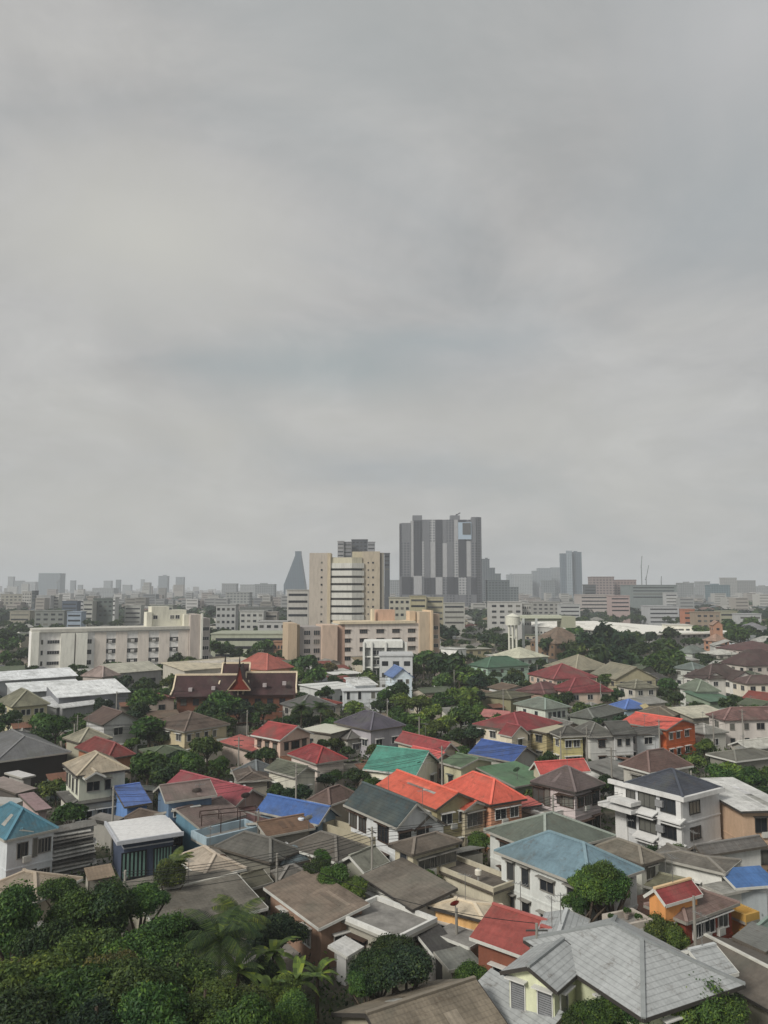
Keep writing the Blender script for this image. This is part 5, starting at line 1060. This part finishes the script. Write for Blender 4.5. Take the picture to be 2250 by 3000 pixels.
for i in range(3000):
    y = 62+(200-62)*FR.random()**.8; x = FR.uniform(-.5, .5)*y; w = FR.uniform(2.6, 4.6); d = FR.uniform(2.2, 3.6)
    if not free(x, y, w*.5, .80): continue
    lab, shared = near_label(FR.choice(('little rusty tin lean-to', 'little grey tin lean-to', 'tiny patched shack roof', 'small faded carport sheet')), x, y)
    t = empty('lean_to', (x, y, 0), math.radians(FR.choice((30, 120, 34, 27, 210)))); h = FR.uniform(2.2, 3.4); rs_ = FR.uniform(.3, .8)
    m_ = MB(); m_.slab([(-w/2, -d/2, h), (w/2, -d/2, h), (w/2, d/2, h+rs_), (-w/2, d/2, h+rs_)], .06); obj('roof', m_.mesh('roof', 'roof_metal'), t, lin({'little rusty tin lean-to': '7a5440', 'little grey tin lean-to': '84847f', 'tiny patched shack roof': '8a7a68', 'small faded carport sheet': 'a3a79f'}[next(k for k in ('little rusty tin lean-to', 'little grey tin lean-to', 'tiny patched shack roof', 'small faded carport sheet') if k in lab)]))
    m_ = MB(); m_.box(-w/2+.2, w/2-.2, -d/2+.9, d/2-.2, 0, h-.08); obj('wall', m_.mesh('wall', 'stucco'), t, lin(FR.choice(('8c857a', '6f6a62', 'a8a49a', '5f6a6c'))))
    m_ = MB(); m_.box(-.4, .35, -d/2+.86, -d/2+.897, .05, 1.9); obj('door', m_.mesh('door', 'timber'), t, lin('4a4038')); m_ = MB()
    for sx_ in (-1, 1): m_.bar((sx_*(w/2-.15), -d/2+.15, 0), (sx_*(w/2-.15), -d/2+.15, h-.02), .09)
    obj('post', m_.mesh('post', 'metal'), t, lin('6a6660')); tag(t, lab, 'lean-to', 'lean-tos between the houses' if shared else None); OCC.append((x, y, w*.45)); cnt2 += 1
    if cnt2 >= 75: break
def antenna(x, y, z):
    t = empty('tv_antenna', (x, y, z)); m_ = MB(); m_.cyl(0, 0, -.8, 2.4, .03, n=6); obj('mast', m_.mesh('mast', 'metal'), t, lin('8a8a88')); m_ = MB(); m_.bar((-.6, 0, 2.2), (.7, 0, 2.2), .03)
    for k in range(6): m_.bar((-.55+k*.23, -.38+k*.03, 2.2), (-.55+k*.23, .38-k*.03, 2.2), .022)
    obj('elements', m_.mesh('elements', 'metal'), t, lin('9a9a98')); t.rotation_euler.z = FR.uniform(0, 3)
    lab, shared = near_label('thin television aerial on roof', x, y); tag(t, lab, 'aerial')
for (x, y, z) in RIDGES:
    if FR.random() < .45: antenna(x, y, z)
for i in range(1500):
    y = 60+(340-60)*FR.random()**.75; x = FR.uniform(-.52, .52)*y; R = FR.uniform(1.3, 2.4)*(1 if y < 150 else 1.5)
    if not free(x, y, R, .85): continue
    tree_at(x, y, R, FR.uniform(2.2, 3.6)*(1 if y < 150 else 1.4), FR.choice('dggbokd')); cnt += 1
    if cnt >= 330: break
def undergrowth():
    r = np.random.default_rng(9); P = []
    for i in range(5200):
        y = 46+(330-46)*r.random()**.8; x = r.uniform(-.54, .54)*y
        if any(math.hypot(x-a, y-b) < c*.75 for a, b, c in OCC if c > 2.8) and y > 72: continue
        n = 26; c = np.array([x, y, .5])+r.normal(size=(n, 3))*np.array([1.1, 1.1, .35])*(1 if y < 150 else 1.6); s = r.uniform(.12, .3, (n, 1))*(1 if y < 130 else 1.8)
        t = r.normal(size=(n, 3)); t /= np.linalg.norm(t, axis=1)[:, None]; b_ = np.cross(t, r.normal(size=(n, 3))); b_ /= np.linalg.norm(b_, axis=1)[:, None]
        P.append(np.stack([c-t*s, c-b_*s*.5, c+t*s, c+b_*s*.5], 1).reshape(-1, 3))
    o = obj('undergrowth', quads('undergrowth', np.concatenate(P), 'leaves'), None, (.05, .085, .03, 1)); tag(o, 'weeds and low shrubs along the lanes and yards', 'undergrowth', None, 'stuff')
undergrowth()
# farther rows: simple houses with their own roofs, then the mass beyond
def simple_house(seed):
    r = random.Random(seed); w, d, h = r.uniform(9, 16), r.uniform(8, 12), r.uniform(4, 8); a = MB(); a.box(.4, w-.4, .4, d-.4, 0, h); b = MB()
    typ = r.choice(('hip', 'gabAC', 'gabAB', 'flat'))
    for p in roof_polys(typ, w, d, h+.01, r.uniform(1.6, 2.6))[0]: b.slab(p, .2)
    hf = hfun(typ, w, d, 1.5)
    g = MB()
    for z in (h-1.6, h-4.8):
        if z < 1: continue
        n = int(w/3)
        for k in range(n): g.box(w*(k+.3)/n, w*(k+.7)/n, .34, .397, z-.5, z+.6)
    return a.mesh('house', 'stucco'), b.mesh('roof', 'roof_tile'), g.mesh('window_row', 'glass'), max(w, d)
SH = [simple_house(i) for i in range(9)]
cnt = 0
for i in range(4000):
    y = 330+(1000-330)*FR.random()**1.1; x = FR.uniform(-.53, .53)*y; a, b, g_, w = FR.choice(SH)
    if not free(x, y, w*.5, .9): continue
    nm, col = FR.choice(RC+[('white', 'b4b4ae'), ('pale grey', '8f8e88')]); lab, shared = near_label(f'far {nm}-roofed house', x, y)
    o = obj('distant_house', a, None, lin(FR.choice(('b0aea6', 'a5a39a', '9a9484', 'bdbdb9')), 1.2), (x, y, 0), FR.uniform(-.6, .6)); obj('roof', b, o, lin(col)); obj('window_row', g_, o)
    tag(o, lab, 'house', 'far houses beyond the hospital' if shared else None); OCC.append((x, y, w*.5)); cnt += 1
    if cnt >= 190: break
cnt = 0
for i in range(3000):
    y = 340+(900-340)*FR.random(); x = FR.uniform(-.53, .53)*y; R = FR.uniform(3.5, 7)
    if not free(x, y, R*.8, .8): continue
    tree_at(x, y, R, FR.uniform(5, 9), FR.choice('dkdgk')); cnt += 1
    if cnt >= 260: break
def far_town():
    r = np.random.default_rng(4); V = []; F = []; Cc = []; pal = [lin(c, 1.1) for c in ('9c9c98', '8a8c8c', 'a8a8a4', '7c7a74', '928e88', '76797c', '908a86', 'b2b2b0')]
    rp = [lin(c) for c in ('6c6b68', '5c5048', '82807a', '74605a', 'a2a29e', '595f62')]
    n = 0
    while n < 8500:
        y = 820+(7500-820)*r.random()**1.5; x = r.uniform(-.55, .55)*y
        w = r.uniform(7, 16)*(1+y/6000); d = r.uniform(10, 18); big = r.random() < .10
        h = r.uniform(12, 26) if big else r.uniform(4, 10)
        if y > 1700 and r.random() < .035: h = r.uniform(24, 50); big = True; w = r.uniform(12, 28)
        if y < 1100 and not free(x, y, w*.5, .8): continue
        k = len(V); V += [(x, y, 0), (x+w, y, 0), (x+w, y+d, 0), (x, y+d, 0), (x, y, h), (x+w, y, h), (x+w, y+d, h), (x, y+d, h)]
        c = pal[r.integers(len(pal))]; q = rp[r.integers(len(rp))]
        F += [(k, k+1, k+5, k+4), (k+1, k+2, k+6, k+5), (k+3, k, k+4, k+7)]; Cc += [c]*3
        if big: F.append((k+4, k+5, k+6, k+7)); Cc.append(tuple(v*.9 for v in c[:3])+(1,))
        else:
            m = len(V); V += [(x-.5, y-.5, h), (x+w+.5, y-.5, h), (x+w+.5, y+d+.5, h), (x-.5, y+d+.5, h), (x+w*.25, y+d/2, h+2.5), (x+w*.75, y+d/2, h+2.5)]
            F += [(m, m+1, m+5, m+4), (m+1, m+2, m+5, m+5)[:3], (m+2, m+3, m+4, m+5), (m+3, m, m+4)]; Cc += [q]*4
        nb = 2 if h < 12 else 5
        for j in range(nb):
            z = h-2.0-j*3.6
            if z < 1: break
            m = len(V); V += [(x+w*.08, y-.1, z), (x+w*.92, y-.1, z), (x+w*.92, y-.1, z+1.3), (x+w*.08, y-.1, z+1.3)]; F.append((m, m+1, m+2, m+3)); Cc.append(tuple(v*.42 for v in c[:3])+(1,))
        n += 1
    me = bpy.data.meshes.new('far_town'); me.from_pydata(V, [], F); ca = me.color_attributes.new('Col', 'FLOAT_COLOR', 'CORNER')
    arr = []
    for f, c in zip(F, Cc): arr += list(c)*len(f)
    ca.data.foreach_set('color', np.array(arr, dtype=np.float32)); me.materials.append(MATS['town_paint']); me.update()
    o = obj('far_town', me); tag(o, 'endless low city blocks fading towards the skyline', 'city', None, 'stuff')
far_town()
build_trees()
def far_wood():
    r = np.random.default_rng(6); P = []
    for i in range(3200):
        y = 700+(5200-700)*r.random()**1.4; x = r.uniform(-.55, .55)*y
        if y < 1100 and not free(x, y, 6, .8): continue
        R = r.uniform(6, 13)*(1+y/4000); n = 46; d = r.normal(size=(n, 3)); d /= np.linalg.norm(d, axis=1)[:, None]; d[:, 2] = np.abs(d[:, 2])
        c = np.array([x, y, r.uniform(2, 5)])+d*np.array([R*1.5, R, r.uniform(6, 10)])*r.uniform(.6, 1, (n, 1)); s = R*.33*r.uniform(.6, 1.3, (n, 1))
        t = np.cross(d, r.normal(size=(n, 3))); t /= np.linalg.norm(t, axis=1)[:, None]; b_ = np.cross(d, t)
        P.append(np.stack([c-t*s, c-b_*s*.7, c+t*s, c+b_*s*.7], 1).reshape(-1, 3))
    o = obj('far_wood', quads('far_wood', np.concatenate(P), 'leaves'), None, (.022, .045, .026, 1)); tag(o, 'dark tree masses scattered through the distant city', 'woods', None, 'stuff')
far_wood()
# ---------- poles, wires, dishes, roof clutter ----------
def pole(px, py, zt, label, h=8.5, arm=True):
    p = at(px, py, zt); t = empty('utility_pole', (p.x, p.y, 0)); a = MB(); a.cyl(0, 0, 0, zt, .16, .11, 8); obj('shaft', a.mesh('shaft', 'stucco'), t, lin('8a8780'))
    if arm:
        a = MB(); a.bar((-.8, 0, zt-.5), (.8, 0, zt-.5), .1); a.bar((-.6, 0, zt-1.3), (.6, 0, zt-1.3), .09); obj('crossarm', a.mesh('crossarm', 'metal'), t, lin('55534f'))
    tag(t, label, 'utility pole'); return p
pole(812, 2500, 6.3, 'dark thin pole standing before the charcoal-olive hip roof')
pole(700, 2160, 8, 'pale utility pole beside pink-walled house')
pole(1718, 2130, 8.5, 'utility pole rising among white terrace houses'); pole(1790, 2190, 8, 'utility pole before the second terrace house')
pole(757, 2375, 6.0, 'black antenna pole at the end of blue rooftop terrace', arm=False)
pole(1572, 2705, 7.5, 'short dark red lamp pole over the brick-red roof'); pole(2032, 2625, 8.5, 'grey pole crossing the front of the brown-red timber house', arm=False)
pole(1228, 2100, 8, 'slim pole among bright green trees'); pole(2088, 2090, 8.5, 'pole left of white house with rose-brown roof'); pole(228, 2095, 7.5, 'pole between left trees and whitish upper house')
pole(1337, 2660, 5.2, 'white post with red cap by cream-roofed bungalow', arm=False)
for px, py, z, r, c, l in [(577, 2322, 7.0, .6, '6a635e', 'dark satellite dish on the mauve-brown roof'), (648, 2520, 4.4, .6, '6a4c40', 'rusty satellite dish on sandy beige hip roof'), (1334, 2652, 5.0, .42, '8c2f26', 'red satellite dish on white post'),
                           (1515, 2258, 5.3, .55, '5f7a62', 'green mesh dish over plain green sheet roof'), (720, 2335, 5.3, .6, '5a504c', 'dark dish beside crimson ribbed roof'), (1230, 2240, 5.2, .5, '4c6c60', 'teal dish at the end of turquoise roof'), (905, 2400, 5.2, .5, 'b8b8b4', 'small white dish at the edge of cobalt roof')]:
    p = at(px, py, z); dish((p.x, p.y, z-.9), r, lin(c), l)
def tank(px, py, z, r, h, col, label, name='water_tank'):
    p = at(px, py, z); t = empty(name, (p.x, p.y, z-h)); a = MB(); a.cyl(0, 0, 0, h*.8, r, n=16); a.cyl(0, 0, h*.8+.002, h, r, r*.45, 16); obj('tank', a.mesh('tank', 'painted'), t, lin(col, 1.2))
    a = MB(); a.cyl(0, 0, -1.0, -.003, .12, n=8); a.cyl(0, 0, h+.003, h+.1, r*.3, n=10); obj('stem', a.mesh('stem', 'painted'), t, lin('9a9a96')); tag(t, label, 'roof vent'); t.scale = (.75, .75, .75)
for px, py, z, r, h, c, l in [(1401, 2540, 4.9, .45, .7, 'c8c4b8', 'white mushroom vent on flat brown roof terrace'), (838, 2465, 4.3, .35, .5, 'cfcfcf', 'round white vent on dark olive roof'), (676, 2287, 4.6, .35, .45, 'c8c8c6', 'left white vent on dim brown roof'), (715, 2297, 4.5, .35, .45, 'c8c8c6', 'right white vent on dim brown roof'),
                              (882, 2392, 4.8, .5, .5, 'c6ccd4', 'white roof box on the cobalt blue roof'), (945, 2394, 4.6, .5, .5, 'c6ccd4', 'white roof box at the right edge of cobalt roof'), (1331, 1860, 11.6, 1.2, 1.8, '7b7f80', 'grey tank atop the white cube of school block')]:
    tank(px, py, z, r, h, c, l, 'roof_vent')
# pile of roofing sheets beside the navy house
def pile():
    p = at(*N(20, (600, 1200)), 3.0); t = empty('sheet_pile', (p.x, p.y, 0), math.radians(30)); r = random.Random(2)
    for i in range(13):
        a = MB(); z = .3+i*.36; y0 = -1.5+i*.22; sx = r.uniform(-.4, .4); a.slab([(-2.4+sx, y0, z), (2.2+sx, y0+.1, z+r.uniform(0, .3)), (2.2+sx, y0+1.6, z+.5), (-2.4+sx, y0+1.5, z+.3)], .07)
        obj('sheet', a.mesh('sheet', 'roof_metal'), t, lin(r.choice(('8d8a84', '6c6a66', 'aaa9a4', '54524e')), 1.1))
    tag(t, 'untidy stack of weathered roofing sheets left of navy box house', 'sheet pile')
pile()
# wires between poles
def wire(p, q, label):
    n = 14; a = MB(); pts = []
    for i in range(n+1): u = i/n; v = Vector(p).lerp(Vector(q), u); v.z -= 1.1*4*u*(1-u); pts.append(v)
    for i in range(n): a.bar(pts[i], pts[i+1], .04)
    tag(obj('power_cable', a.mesh('power_cable', 'metal'), None, lin('2a2a2a')), label, 'cable')
wire(at(812, 2500, 5.8), at(1572, 2705, 7.0), 'long sagging cable from black pole to the red lamp pole')
wire(at(1718, 2130, 8), at(1790, 2190, 7.5), 'short cable between the two terrace poles'); wire(at(700, 2160, 7.5), at(228, 2095, 7), 'thin cable crossing left trees from the pale pole')

for px, py in ((1790, 2690), (1835, 2672), (1868, 2690)):
    p = at(px, py, 5.2); t = empty('potted_plant', (p.x, p.y, 4.65)); a = MB(); a.cyl(0, 0, 0, .4, .16, .24, 10); obj('pot', a.mesh('pot', 'painted'), t, lin('9a8f86')); obj('foliage', FARC[0], t, (.05, .1, .03, 1), (0, 0, .7), None, .38)
    tag(t, {1790: 'leftmost potted shrub on the grey-white terrace block', 1835: 'middle potted shrub on the grey-white terrace block', 1868: 'rightmost potted shrub on the grey-white terrace block'}[px], 'potted plant')
def span_row(pts, first):
    prev = None
    for (x, y) in pts:
        if not (y > 62 and abs(x) < .5*y): prev = None; continue
        t = empty('utility_pole', (x, y, 0), first); m_ = MB(); m_.cyl(0, 0, 0, 8.2, .15, .1, 8); obj('shaft', m_.mesh('shaft', 'stucco'), t, lin('9a978f'))
        m_ = MB(); m_.bar((0, -.8, 7.8), (0, .8, 7.8), .09); m_.bar((0, -.6, 7.0), (0, .6, 7.0), .07); obj('crossarm', m_.mesh('crossarm', 'metal'), t, lin('6a6864'))
        lab, sh_ = near_label('slender concrete utility pole', x, y); tag(t, lab, 'utility pole', 'poles along the lanes' if sh_ else None)
        if prev:
            m_ = MB(); ca, sa = math.cos(first), math.sin(first)
            for o_, z in ((-.7, 7.85), (0, 7.85), (.7, 7.85), (.5, 7.05), (-.5, 7.05), (0, 6.3)):
                p0 = Vector((prev[0]-sa*o_, prev[1]+ca*o_, z)); p1 = Vector((x-sa*o_, y+ca*o_, z)); q_ = None
                for i in range(11):
                    v = p0.lerp(p1, i/10); v.z -= .7*4*(i/10)*(1-i/10)
                    if q_ is not None: m_.bar(q_, v, .035)
                    q_ = v
            mx_, my_ = (prev[0]+x)/2, (prev[1]+y)/2; lab, sh_ = near_label('bundle of sagging black cables', mx_, my_)
            tag(obj('power_cable', m_.mesh('power_cable', 'metal'), None, lin('242424')), lab, 'cable', 'cables along the lanes' if sh_ else None)
        prev = (x, y)
for k, (ox, oy) in enumerate([(0, 78), (10, 118), (-5, 165), (15, 225)]):
    an = math.radians(30); span_row([(ox+s_*math.cos(an)-2.4*math.sin(an), oy+s_*math.sin(an)+2.4*math.cos(an)) for s_ in range(-120, 150, 24 if k < 2 else 32)], an)
# ---------- ground, roads ----------
def sheet(name, pts, mat, label=None):
    a = MB(); a.poly(pts); o = obj(name, a.mesh(name, mat)); tag(o, None, None, None, 'structure'); return o
sheet('ground', [(-14000, -90, 0), (14000, -90, 0), (14000, 15000, 0), (-14000, 15000, 0)], 'ground_mat')
def road(p, q, w):
    p = Vector(p); q = Vector(q); n = (q-p).normalized(); n = Vector((-n.y, n.x, 0))*w/2; z = Vector((0, 0, .02)); sheet('road', [p-n+z, q-n+z, q+n+z, p+n+z], 'concrete')
a_, b_ = math.radians(30), math.radians(120)
for k, (ox, oy) in enumerate([(0, 78), (10, 118), (-5, 165), (15, 225)]):
    road((ox-130*math.cos(a_), oy-130*math.sin(a_), 0), (ox+150*math.cos(a_), oy+150*math.sin(a_), 0), 4.5)

# ---------- haze ----------
a = MB(); a.box(-14200, 14200, -120, 15200, -1, 200)
hz = obj('haze', a.mesh('haze')); m = bpy.data.materials.new('haze_air'); m.use_nodes = True; nt = m.node_tree; nt.nodes.clear()
out = nt.nodes.new('ShaderNodeOutputMaterial'); pv = nt.nodes.new('ShaderNodeVolumePrincipled'); pv.inputs['Color'].default_value = (.89, .94, 1.0, 1); pv.inputs['Density'].default_value = HAZE
pv.inputs['Anisotropy'].default_value = .0; nt.links.new(pv.outputs[0], out.inputs['Volume']); hz.data.materials.append(m); tag(hz, None, None, None, 'stuff')

# ---------- sun and sky ----------
SUN_DIR = Vector((-.58, -.58, .62)).normalized()      # towards the sun: from the left, a little behind the camera
ld = bpy.data.lights.new('sun', 'SUN'); ld.energy = SUNE; ld.angle = math.radians(15); ld.color = (1.0, .955, .88)
so = bpy.data.objects.new('sun', ld); COL.objects.link(so); so.rotation_euler = SUN_DIR.to_track_quat('Z', 'Y').to_euler(); so.location = (0, 0, 300)
w = bpy.data.worlds.new('World'); SC.world = w; w.use_nodes = True; g = NT(w); bg = w.node_tree.nodes['Background']; bg.inputs['Strength'].default_value = .1
sky = g.add('ShaderNodeTexSky', sky_type='NISHITA', sun_disc=False); sky.sun_elevation = math.asin(SUN_DIR.z); sky.sun_rotation = math.atan2(SUN_DIR.x, SUN_DIR.y); sky.altitude = 30; sky.dust_density = 3
tc = g.add('ShaderNodeTexCoord'); sx = g.add('ShaderNodeSeparateXYZ'); g.link(tc.outputs['Generated'], sx.inputs[0])
zz = g.math('ADD', g.math('MAXIMUM', sx.outputs[2], 0), .30); cx = g.add('ShaderNodeCombineXYZ'); g.link(g.math('DIVIDE', sx.outputs[0], zz), cx.inputs[0]); g.link(g.math('DIVIDE', sx.outputs[1], zz), cx.inputs[1]); cx.inputs[2].default_value = CLOUDSEED
c1 = g.noise(cx.outputs[0], 1.25, 6, .55, .5); c2 = g.noise(cx.outputs[0], 3.0, 8, .62, .6)
base = g.ramp(c1, [(.34, CLO), (.50, CMI), (.66, CHI)])
det = g.ramp(c2, [(.32, .885), (.68, 1.10)])
cl = g.mixc(1.0, base, det, 'MULTIPLY')
def blob(x, y, z, k, col, cl, amt):
    v = Vector(ray(x, y)).normalized(); dp = g.add('ShaderNodeVectorMath', operation='DISTANCE'); mp = g.add('ShaderNodeMapping'); mp.inputs['Scale'].default_value = (1, 1, z); g.link(tc.outputs['Generated'], mp.inputs[0])
    g.link(mp.outputs[0], dp.inputs[0]); dp.inputs[1].default_value = (v.x, v.y, v.z*z)
    nd = g.math('ADD', dp.outputs['Value'], g.math('MULTIPLY', g.math('SUBTRACT', c2, .5), k*1.1)); f = g.math('MULTIPLY', g.ramp(g.math('DIVIDE', nd, k), [(0, 1.0), (1, 0.0)]), amt)
    return g.mixc(f, cl, col)
DARK = (3.55, 4.0, 4.05, 1); WARM = (5.45, 5.32, 4.85, 1)
cl = blob(960, 1070, 3.2, .20, DARK, cl, .85); cl = blob(1450, 1010, 4.0, .16, (4.1, 4.4, 4.5, 1), cl, .5); cl = blob(1080, 120, 1.4, .26, (3.9, 4.15, 4.15, 1), cl, .6); cl = blob(450, 700, 2.0, .24, (6.0, 5.9, 5.4, 1), cl, .85); cl = blob(1500, 1250, 4, .3, WARM, cl, .5)
cl = blob(300, 1500, 3, .4, WARM, cl, .6); cl = blob(1700, 1450, 4, .35, WARM, cl, .45); cl = blob(700, 1075, 5, .13, (3.7, 4.05, 4.1, 1), cl, .6); cl = blob(1250, 1000, 6, .13, (3.7, 4.1, 4.2, 1), cl, .6); cl = blob(2200, 60, 1.2, .16, (5.8, 5.8, 5.8, 1), cl, .6); cl = blob(700, 1250, 4, .28, WARM, cl, .55); cl = blob(2200, 600, 1.6, .2, (4.3, 4.6, 4.7, 1), cl, .5)
g.link(g.mixc(.93, sky.outputs[0], cl), bg.inputs['Color'])
# ---------- camera ----------
cd = bpy.data.cameras.new('camera'); cam = bpy.data.objects.new('camera', cd); COL.objects.link(cam); cam.location = (0, 0, CAMZ); cam.rotation_euler = (math.pi/2+PITCH, 0, 0)
cd.sensor_fit = 'VERTICAL'; cd.sensor_height = 36; cd.lens = 36*FPX/3000; cd.clip_end = 40000; cd.clip_start = .5; SC.camera = cam
SC.view_settings.view_transform = 'Standard'; SC.view_settings.look = 'None'; SC.view_settings.exposure = EXPO; SC.view_settings.gamma = 1
c = SC.cycles; c.max_bounces = 6; c.diffuse_bounces = 3; c.glossy_bounces = 2; c.transmission_bounces = 2; c.volume_bounces = 1; c.transparent_max_bounces = 4; c.use_denoising = True; c.caustics_reflective = False; c.caustics_refractive = False
if DEBUG:
    for q in DBG: print(q)
    d = {k: len(v) for k, v in LABELS.items() if len(v) > 1}; print('DUP', d); print('OBJ', len(bpy.data.objects))
